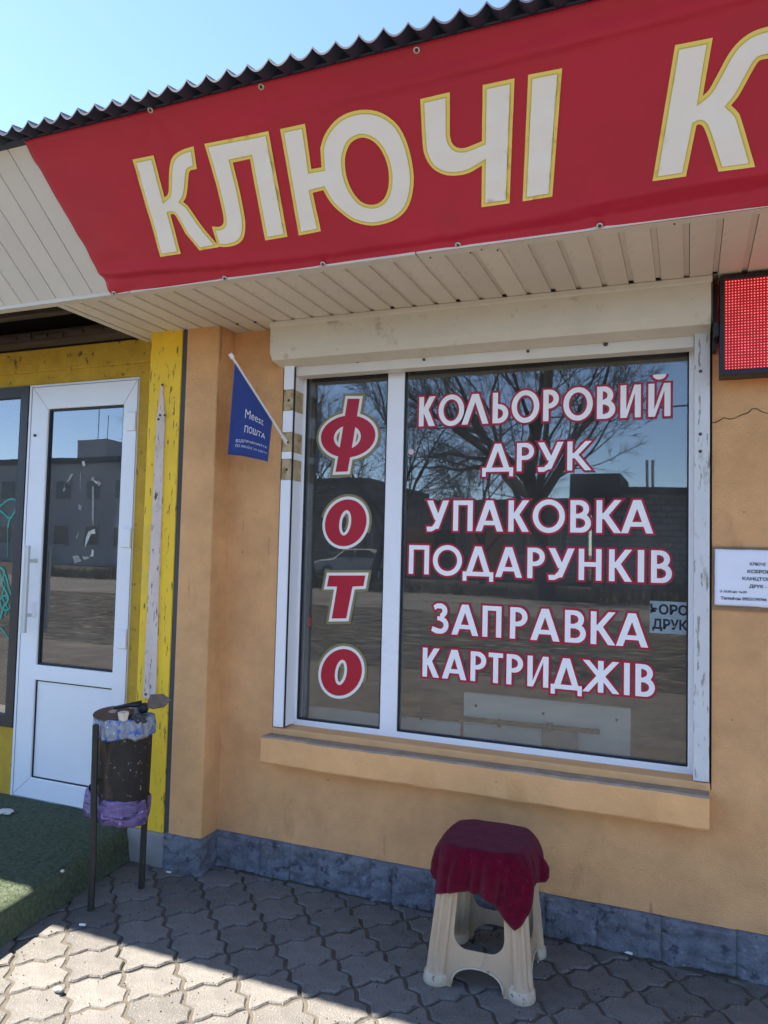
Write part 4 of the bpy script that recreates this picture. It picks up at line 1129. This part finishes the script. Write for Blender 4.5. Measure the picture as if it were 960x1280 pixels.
# four side frames: arch below, window opening above the rail
def side_panel(ax):
    hw0, hw1 = half(0)-.005, half(ST)-.005
    def mp(u, z, d):
        c = half(z)+.022-d-.002*z
        uu = u*(half(z)-.006)/hw0
        return sw(uu, -c, z) if ax == 0 else sw(c, uu, z) if ax == 1 else sw(-uu, c, z) if ax == 2 else sw(-c, -uu, z)
    out = [(-hw0, 0), (-.084, 0)]
    out += [(-.084*math.cos(PI*k/14)**1 if False else -.084*math.cos(PI*k/14), .012+.058*math.sin(PI*k/14)**.75) for k in range(0, 15)]
    out += [(.084, 0), (hw0, 0), (hw0, ST-.006), (-hw0, ST-.006)]
    hole = []
    for k in range(9):
        a = PI+PI/2*k/8; hole.append((-.040+.052*math.cos(a), .170+.052*math.sin(a)))
    for k in range(9):
        a = -PI/2+PI/2*k/8; hole.append((.040+.052*math.cos(a), .170+.052*math.sin(a)))
    hole += [(.092, .385), (-.092, .385)]
    # add height steps to bend with the taper
    def dens(l):
        o = []
        for i in range(len(l)):
            a, b = Vector(l[i]), Vector(l[(i+1) % len(l)]); c = max(1, int((b-a).length/.05))
            o += [tuple(a.lerp(b, q/c)) for q in range(c)]
        return o
    bm = BM(); plate(bm, [dens(out), dens(hole)[::-1]], mp, 0, .0045)
    obj('side_panel', bm, STOOLM, stool, bevel=.0012)
    # raised lip round the foot arch
    L = [mp(u, z, -.002) for u, z in out[2:17]]
    bm = BM(); tube(bm, L, .0038, 6); obj('arch_lip', bm, STOOLF, stool, smooth=True)
for ax in range(4): side_panel(ax)
bm = BM(); rings = []
for z, e in ((ST-.030, .130), (ST-.010, .131), (ST-.002, .128), (ST+.002, .120)):
    rings.append([sw(*(lambda a: ((abs(math.cos(a))**.42)*math.copysign(e, math.cos(a)), (abs(math.sin(a))**.42)*math.copysign(e, math.sin(a))))(2*PI*k/48), z) for k in range(48)])
loft(bm, rings); obj('seat', bm, STOOLM, stool, smooth=True, sharp=40)

cl = thing('burgundy_cloth', 'burgundy plush cloth draped over the cream plastic stool', 'cloth', (SX, SY, ST))
def lerp_tab(tab, a):
    a %= 360
    for (a0, v0), (a1, v1) in zip(tab, tab[1:]):
        if a0 <= a <= a1:
            t = (a-a0)/(a1-a0); t = t*t*(3-2*t) if False else t
            return v0+(v1-v0)*t
HEM = [(0, .105), (20, .11), (60, .13), (100, .12), (140, .12), (165, .105), (185, .10), (200, .112), (212, .138), (222, .152), (232, .140), (244, .126), (256, .122), (270, .124), (282, .136), (292, .158), (300, .192), (306, .210), (312, .192), (322, .150), (335, .118), (350, .106), (360, .105)]
BUL = [(0, .036), (20, .034), (60, .02), (120, .02), (160, .034), (180, .038), (195, .036), (210, .028), (225, .024), (250, .018), (270, .012), (290, .022), (303, .027), (315, .030), (335, .034), (350, .042), (360, .036)]
bm = BM(); rings = []; NA = 220; NR = 30; top0 = bm.verts.new(sw(0, 0, ST+.016))
grid = []
for i in range(NA):
    a = 2*PI*i/NA; dg = math.degrees(a)
    ca, sa = math.cos(a), math.sin(a)
    rim = .138/((abs(ca)**4.2+abs(sa)**4.2)**(1/4.2))
    rim = min(rim, .186)
    drop = lerp_tab(HEM, dg); bul = lerp_tab(BUL, dg)
    col = []
    for j in range(1, NR+1):
        t = j/NR
        if t <= .4:
            q = t/.4; r = rim*q*.97; z = ST+.0155-.004*q**3+.0022*noise.noise(Vector((r*ca*22, r*sa*22, 0)))
        else:
            q = (t-.4)/.6
            ang = min(q*3.2, 1)*PI/2
            r = rim*.97+.008*math.sin(ang)+.86*bul*math.sin(min(1, q*1.25)*PI*.62)
            z = ST+.0115-drop*(q**1.05) - .004*(1-math.cos(ang))
            fold = (.0095*math.sin(a*9+1.1+q*.8)+.0065*math.sin(a*19+.6+q*2.2)+.003*math.sin(a*31+q*4)+.004*noise.noise(Vector((ca*5, sa*5, q*3))))*min(1, q*1.7)
            r += fold*(.9 if not 330 < dg < 360 else 1.3)
            if q > .9: r -= .004*(q-.9)/.1
            if z < ST-.006:
                c_ = half(z); rl = .0345-.005*z/ST+.0052; need = 0
                for sx_ in (-1, 1):
                    for sy_ in (-1, 1):
                        m_ = sx_*c_*ca+sy_*c_*sa; k_ = 2*c_*c_-m_*m_
                        if m_ > 0 and k_ < rl*rl: need = max(need, m_+math.sqrt(rl*rl-k_))
                need = max(need, (c_+.026)/max(abs(ca), abs(sa)) if max(abs(ca), abs(sa))*1.12 > 1 else 0)
                r = max(r, need+.004)
        col.append(bm.verts.new(sw(r*ca, r*sa, z)))
    grid.append(col)
for i in range(NA):
    a, b_ = grid[i], grid[(i+1) % NA]
    bm.faces.new((top0, a[0], b_[0]))
    for j in range(NR-1): bm.faces.new((a[j], a[j+1], b_[j+1], b_[j]))
bmesh.ops.recalc_face_normals(bm, faces=bm.faces)
co = obj('drape', bm, CLOTH, cl, smooth=True); so = co.modifiers.new('s', 'SOLIDIFY'); so.thickness = .0026; so.offset = 1

# ================================================================== BIN
BXc, BYc = -2.040, 2.368
bn = thing('litter_bin', 'blackened rusty cylinder litter bin hung between two iron legs', 'bin', (BXc, BYc, 0))
axd = Vector((.043, .224, 0)).normalized()
L1, L2 = Vector((-2.063, 2.253, 0)), Vector((-2.018, 2.480, 0))
for p, lean in ((L1, Vector((-.006, -.004, 0))), (L2, Vector((.004, .004, 0)))):
    bm = BM(); tube(bm, [p, p+Vector((.001, 0, .2)), p+lean+Vector((0, 0, .45)), p+lean*1.5+Vector((0, 0, .685))], [.0128, .0128, .0122, .0122], 7); obj('leg', bm, LEGM, bn, smooth=True, sharp=50)
    q = p+Vector((0, 0, .47)); bm = BM(); tube(bm, [q, q+(Vector((BXc, BYc, .47))-q).normalized()*.03], .011, 8); obj('pivot', bm, LEGM, bn)
R = .100
def ringpts(r, z, n=40, wob=0, seed=0, tilt=0):
    return [(BXc+r*(1+wob*noise.noise(Vector((math.cos(2*PI*k/n)*3, math.sin(2*PI*k/n)*3, z*9+seed))))*math.cos(2*PI*k/n),
             BYc+r*(1+wob*noise.noise(Vector((math.cos(2*PI*k/n)*3, math.sin(2*PI*k/n)*3, z*9+seed))))*math.sin(2*PI*k/n),
             z+tilt*math.cos(2*PI*k/n-.6)+ (.35*wob*r*noise.noise(Vector((math.cos(2*PI*k/n)*5, math.sin(2*PI*k/n)*5, z+seed))) if wob else 0)) for k in range(n)]
bm = BM(); loft(bm, [ringpts(.05, .318), ringpts(R-.002, .315), ringpts(R, .322, wob=.02), ringpts(R, .45, wob=.025), ringpts(R, .58, wob=.02), ringpts(R+.001, .690, wob=.02), ringpts(R-.003, .690, wob=.02), ringpts(R-.004, .35)], True, True)
obj('drum', bm, BINM, bn, smooth=True, sharp=50)
bag = thing('bin_liner', 'pale blue crinkled plastic liner folded over the rim of the litter bin', 'plastic bag', (BXc, BYc, .69))
bm = BM(); rings = []
zs = [.640, .632, .640, .655, .672, .688, .700, .704, .694, .67, .64]
rs = [R+.0045, R+.010, R+.013, R+.012, R+.012, R+.011, R+.007, R-.002, R-.012, R-.018, R-.03]
for k, (z, r) in enumerate(zip(zs, rs)): 
    pts = ringpts(r, z, 144, .10 if k else .12, seed=4)
    pl = [.0045*math.sin(2*PI*i/144*19+2*math.sin(2*PI*i/144*3)+z*40)*min(1, k/2) for i in range(144)]
    pts = [(x+(x-BXc)/R*pl[i], y+(y-BYc)/R*pl[i], q) for i, (x, y, q) in enumerate(pts)]
    lowr = max(0, 1-k/4)
    rings.append([(x, y, zz_+lowr*(.016*noise.noise(Vector((x*22, y*22, 1)))-.006)) for x, y, zz_ in pts])
loft(bm, rings, False, False); obj('film', bm, BAGB, bag, smooth=True)
pb = thing('purple_bag', 'purple plastic bag bunched round the lower drum of the litter bin', 'plastic bag', (BXc, BYc, .33))
bm = BM(); rings = []
for k, (z, r) in enumerate(((.402, .1005), (.398, .1045), (.385, .106), (.365, .1065), (.345, .107), (.325, .106), (.308, .101), (.300, .085), (.304, .05))):
    pts = ringpts(r, z, 72, .11, seed=9, tilt=-.014)
    rings.append([(x+(-.045*max(0, math.cos(2*PI*i/72-3.7))**6), y, zz_+.015*max(0, math.cos(2*PI*i/72-3.7))**6*math.sin(i)) for i, (x, y, zz_) in enumerate(pts)])
loft(bm, rings, False, False); obj('film', bm, BAGP, pb, smooth=True)
# what lies on top of the full bin
def disc(c, r, nrm, m, name, parent, dish=.012, th=.004, n=28, oval=1.0):
    nrm = Vector(nrm).normalized(); u_ = nrm.orthogonal().normalized(); v_ = nrm.cross(u_)
    bm = BM(); rings = []
    for rr, h in ((.001, -dish), (.45, -dish*.95), (.8, -dish*.45), (.97, 0), (1.0, .001), (1.0, -.002-th*.3), (.8, -dish*.45-th), (.45, -dish*.95-th), (.001, -dish-th)):
        rings.append([Vector(c)+u_*r*rr*math.cos(2*PI*k/n)+v_*r*rr*oval*math.sin(2*PI*k/n)+nrm*h for k in range(n)])
    loft(bm, rings); bmesh.ops.recalc_face_normals(bm, faces=bm.faces)
    return obj(name, bm, m, parent, smooth=True, sharp=50)
dsh = thing('rusty_dish', 'shallow rusty brown dish lying tilted on the full litter bin', 'dish', (-2.07, 2.33, .70))
disc((-2.066, 2.335, .714), .076, (.05, -.14, 1), RUST, 'dish', dsh, dish=-.006)
disc((-2.066, 2.330, .7205), .016, (.05, -.14, 1), STEEL, 'boss', dsh, dish=-.004)
shv = thing('broken_scoop', 'grimy brown broken scoop with a dark handle on the litter bin', 'scoop', (-2.0, 2.40, .72))
bm = BM(); tube(bm, [(-2.075, 2.345, .730), (-2.03, 2.37, .740), (-1.99, 2.405, .744)], [.006, .008, .014], 8); obj('handle', bm, BLACK, shv, smooth=True)
bm = BM(); plate(bm, [[(0, -.025), (.03, -.036), (.075, -.030), (.102, .0), (.07, .03), (.02, .032)]], lambda a, b, dd: Vector((-1.985, 2.42, .748))+Vector((.75, .62, .03))*a+Vector((-.3, .35, .75))*b+Vector((.3, -.6, .5))*(dd+.10*a*a), 0, .010)
obj('blade', bm, RUSTG, shv, bevel=.003)
bm = BM(); bmesh.ops.create_icosphere(bm, subdivisions=2, radius=.022, matrix=Matrix.Translation((-1.988, 2.41, .728)))
for v in bm.verts: v.co += v.normal*.006*noise.noise(v.co*70)
obj('knuckle', bm, BLACK, shv)
# more rubbish pressed into the liner
RUB1 = mat('crumpled grey wrapper', (.34, .33, .32), .4, .5, var=.4, scale=40); RUB2 = mat('crumpled dark wrapper', (.05, .045, .05), .35, .5, var=.4, scale=40)
cup = thing('paper_cup', 'crushed off white paper cup tucked at the rim of the litter bin', 'cup', (-1.99, 2.30, .70))
bm = BM(); rings = []
for z, r in ((0, .014), (.03, .0185), (.033, .020), (.034, .017), (.005, .012)):
    rings.append([Vector((-1.985+r*math.cos(2*PI*k/16)*(1+.2*math.sin(2*k)), 2.296+r*math.sin(2*PI*k/16), .700+z)) for k in range(16)])
loft(bm, rings); obj('cup', bm, mat('ivory card', (.66, .57, .45), .7, var=.1, scale=40), cup, smooth=True, sharp=50)

# ================================================================== LITTER
def crumple(name, label, cat, c, r, sc, m, seed, amp=.45):
    bm = BM(); bmesh.ops.create_icosphere(bm, subdivisions=3, radius=1)
    for v in bm.verts:
        n_ = noise.fractal(v.co*1.8+Vector((seed, 0, 0)), .9, 2, 4)
        v.co = v.co*(1+amp*n_); v.co = Vector((c[0]+v.co.x*r*sc[0], c[1]+v.co.y*r*sc[1], c[2]+max(-.9, v.co.z)*r*sc[2]))
    tag(obj(name, bm, m, origin=c), label, cat)
p = onZ(6, 1016, .126); crumple('tissue', 'crumpled white tissue lying on the green carpet by the door', 'tissue', (p.x, p.y, .131), .033, (1.1, .8, .28), TISSUE, 1)
p = onZ(78, 1089, .122); crumple('carpet_crumb', 'tiny white crumb on the middle of the green carpet', 'litter', (p.x, p.y, .123), .007, (1, 1, .6), TISSUE, 2)
def butt(name, label, x, y, l, ang, m):
    p = onZ(x, y, .004); dd = Vector((math.cos(ang), math.sin(ang), 0))*l/2; bm = BM(); tube(bm, [p-dd+Vector((0, 0, .003)), p+dd+Vector((0, 0, .003))], [.0042, .0048], 8); tag(obj(name, bm, m, origin=p), label, 'litter')
WL_ = mat('white litter', (.75, .74, .72), .6)
butt('paper_slip', 'bright white paper slip lying at the foot of the plinth right of the stool', 785, 1192, .030, -.15, WL_)
butt('cigarette_end', 'pale cigarette end at the far right foot of the plinth', 883, 1207, .028, -.2, TISSUE)
butt('wrapper_bit', 'white wrapper bit on the joint below the litter bin', 103, 1157, .022, .3, WL_)
butt('wrapper_scrap', 'pale wrapper scrap at the foot of the pillar', 211, 1091, .020, .2, TISSUE)
p = onZ(73, 1237, .006); crumple('pebble', 'small grey pebble on the sunlit paving at lower left', 'pebble', (p.x, p.y, .006), .012, (1.5, .9, .7), CONC, 4, .12)
for x, y, r in ((222, 1092, .008), (217, 1090, .006), (60, 1178, .006), (2, 1235, .007)):
    pass

crumple('crumpled_wrapper', 'crumpled grey wrapper stuffed in the litter bin behind the dish', 'wrapper', (-2.055, 2.415, .705), .035, (1.2, .9, .8), RUB1, 7)
crumple('dark_wrapper', 'crumpled dark wrapper in the litter bin beside the paper cup', 'wrapper', (-1.955, 2.345, .700), .026, (1.1, 1, .8), RUB2, 9)
# ================================================================== ACROSS THE STREET (seen in the glass)
def branch_tree(seed, height, trunk_r, levels, spread, first):
    rr = random.Random(seed)
    tb, cb = BM(), BM()
    cnt = [0]
    def grow(p, d, l, r, lev):
        n_ = 4 if lev > 2 else 3
        pts = [p]; rad = [r]; dd = d.normalized()
        for i in range(n_):
            dd = (dd+Vector((rr.gauss(0, .11), rr.gauss(0, .11), rr.gauss(.03, .07)))).normalized()
            pts.append(pts[-1]+dd*l/n_); rad.append(r*(1-.42*(i+1)/n_))
        tube(tb if lev >= levels-1 else cb, pts, rad, 8 if lev >= levels-1 else (5 if lev > 2 else 3), False)
        cnt[0] += 1
        if lev == 0: return
        k = {levels: first}.get(lev, 3 if lev > 1 else 9)
        if lev == levels-1: k = 5
        for i in range(k):
            t = 1.0 if (i == 0) else rr.uniform(.35, .98)
            j = min(n_-1, int(t*n_)); q = pts[j].lerp(pts[j+1], t*n_-j) if t < 1 else pts[-1]
            ax = dd.orthogonal().normalized(); ax = Matrix.Rotation(rr.random()*2*PI if lev != levels else 2*PI*i/k+rr.uniform(-.3, .3), 3, dd) @ ax
            an = rr.uniform(.35, .95)*spread if i else rr.uniform(.05, .3)
            nd = Matrix.Rotation(an, 3, ax) @ dd
            grow(q, nd, l*rr.uniform(.58, .80), max(rad[-1]*rr.uniform(.55, .85) if i else rad[-1], .0055), lev-1)
    grow(Vector((0, 0, -.1)), Vector((.02, 0, 1)), height*.27, trunk_r, levels)
    return tb, cb
def make_tree(label, loc, seed, height, tr, levels, spread, first, group=None):
    t = thing('bare_tree', label, 'tree', loc, group)
    tb, cb = branch_tree(seed, height, tr, levels, spread, first)
    for nm, bm in (('trunk', tb), ('crown', cb)):
        bmesh.ops.translate(bm, verts=bm.verts, vec=Vector(loc)); obj(nm, bm, BARK, t, smooth=True)
    return t
make_tree('big bare tree with thick forked trunk reflected in the window', (-4.15, -18.0, 0), 11, 15.0, .40, 6, 1.0, 6)
t2 = make_tree('bare tree standing left of the big tree across the street', (-11.5, -21.0, 0), 23, 12.5, .20, 6, 1.05, 5, 'bare trees across the street')
def copy_tree(src, loc, rz, sc, label):
    r = src.copy(); COL.objects.link(r); r.location = loc; r.rotation_euler = (0, 0, rz); r.scale = (sc, sc, sc); r['label'] = label
    for ch in list(src.children):
        c = ch.copy(); COL.objects.link(c); c.parent = r
copy_tree(t2, (-8.3, -26, 0), 2.0, .8, 'bare tree nearest behind the big forked tree')
copy_tree(t2, (-15.0, -23, 0), 4.0, 1.0, 'bare tree second from the left across the street')
copy_tree(t2, (-19.5, -20, 0), 1.1, .9, 'leftmost bare tree across the street')
def far_building(name, label, x0, x1, y0, y1, h, wm, rows, cols, roof=.3, wz=1.2):
    t = thing(name, label, 'building', ((x0+x1)/2, y0, 0))
    obj('wall', boxm(x0, x1, y0, y1, -.1, h), wm, t)
    obj('roof', boxm(x0-.25, x1+.25, y0-.25, y1+.25, h, h+roof), FARD, t)
    for r in range(rows):
        for c in range(cols):
            cx = x0+(x1-x0)*(c+.5)/cols; cz = wz+r*3.0
            wf = obj('window', boxm(cx-.6, cx+.6, y1, y1+.05, cz, cz+1.3), FARG, t)
            obj('pane', boxm(cx-.53, cx+.53, y1+.05, y1+.07, cz+.07, cz+1.23), PANEW, wf)
    return t
b1 = far_building('brick_building', 'low dark brick building with flat roof reflected at the right of the window', -3.2, 9, -30, -22, 3.55, FARB, 0, 4, .25)
obj('roof_hut', boxm(-4.0, -2.2, -26, -21.9, 3.0, 4.35), FARD, b1)
for x in (-1.4, -1.2): obj('chimney', boxm(x-.05, x+.05, -24.1, -24, 3.8, 5.1), FARG, b1)
b2 = far_building('shop_row', 'low row of dull shops with an orange front reflected left of the tree', -15.5, -5.2, -38, -30, 3.7, FARB, 1, 6, .3)
for x, w_ in ((-12.6, 1.7), (-9.0, 1.9), (-6.6, 1.2)): obj('shopfront', boxm(x-w_/2, x+w_/2, -30, -29.9, .2, 2.6), FARO, b2)
b4 = far_building('grey_store', 'plain grey store with flat roof reflected behind the large red letters', -31, -15.9, -40, -30.5, 4.9, FARB, 1, 5, .3)
b3 = far_building('apartment_block', 'long grey two storey block with roof masts reflected in the door', -62, -27, -44, -32, 6.6, FARG, 2, 14, .35)
obj('roof_hut', boxm(-37.5, -35.0, -36, -32.2, 6.9, 8.2), FARG, b3)
for x, h in ((-36.6, 10.8), (-35.7, 9.9), (-43, 10.3), (-42.2, 9.4)):
    bm = BM(); tube(bm, [(x, -33, 6.9), (x, -33, h)], .03, 6); obj('roof_mast', bm, FARD, b3)
# parked white car
car = thing('parked_car', 'pale grey hatchback car parked across the street by the low shops', 'car', (-14.6, -27.0, 0))
cx, cy = -14.6, -27.0
prof = [(-2.0, .35), (-2.05, .75), (-1.75, .88), (-1.0, .95), (-.45, 1.40), (.85, 1.44), (1.65, 1.0), (2.0, .90), (2.05, .45), (1.9, .32)]
bm = BM(); loft(bm, [[(cx+a, cy+s*.80*(1-.16*max(0, (z-.9)/.5)), z) for a, z in prof] for s in (-1, 1)]); bmesh.ops.recalc_face_normals(bm, faces=bm.faces); obj('body', bm, CARW, car, bevel=.06)
for s in (-1, 1):
    y = cy+s*.765
    bm = BM(); plate(bm, [[(cx-.82, 1.0), (cx-.38, 1.34), (cx+.1, 1.36), (cx+.1, 1.0)]], mpY, y-.03, y+.03); obj('side_window', bm, PANEW, car)
    bm = BM(); plate(bm, [[(cx+.18, 1.0), (cx+.18, 1.36), (cx+.82, 1.37), (cx+1.35, 1.02)]], mpY, y-.03, y+.03); obj('side_window', bm, PANEW, car)
    for a in (-1.25, 1.25):
        bm = BM(); tube(bm, [(cx+a, cy+s*.62, .31), (cx+a, cy+s*.84, .31)], .31, 20); wh = obj('wheel', bm, TYRE, car)
        bm = BM(); tube(bm, [(cx+a, cy+s*.83, .31), (cx+a, cy+s*.855, .31)], .19, 16); obj('rim', bm, CHROME, wh)
# overhead wire on two poles
for x, lb in ((-16, 'left wooden wire pole across the street'), (14, 'right wooden wire pole across the street')):
    pt = thing('utility_pole', lb, 'pole', (x, -14.8, 0)); bm = BM(); tube(bm, [(x, -14.8, -.1), (x, -14.8, 6.6 if x > 0 else 5.2)], [.12, .09], 10); obj('post', bm, BARK, pt, smooth=True)
bm = BM(); tube(bm, [Vector((-16, -14.8, 5.0)).lerp(Vector((14, -14.8, 6.5)), k/20)-Vector((0, 0, .5*math.sin(PI*k/20))) for k in range(21)], .022, 5, False)
tag(obj('overhead_wire', bm, WIRE), 'thin black overhead wire strung between the two poles', 'wire')
# dry scrub along the verge
bm = BM()
for k in range(9000):
    x = rnd.uniform(-26, 8); y = rnd.uniform(-20.5, -17.7)+rnd.gauss(0, .3)
    if False: continue
    l = rnd.uniform(.10, .38)*(1 if noise.noise(Vector((x*.6, y, 0))) < .2 else 1.9); a = rnd.random()*2*PI
    v = [bm.verts.new((x-.02*math.cos(a), y-.02*math.sin(a), -.03)), bm.verts.new((x+.02*math.cos(a), y+.02*math.sin(a), -.03)), bm.verts.new((x+rnd.gauss(0, .12), y+rnd.gauss(0, .12), l))]
    bm.faces.new(v)
tag(obj('dry_grass', bm, mat('dry grass', (.13, .105, .06), .95, .1, var=.3, scale=2)), 'dry brown grass along the far verge of the street', 'grass', kind='stuff')
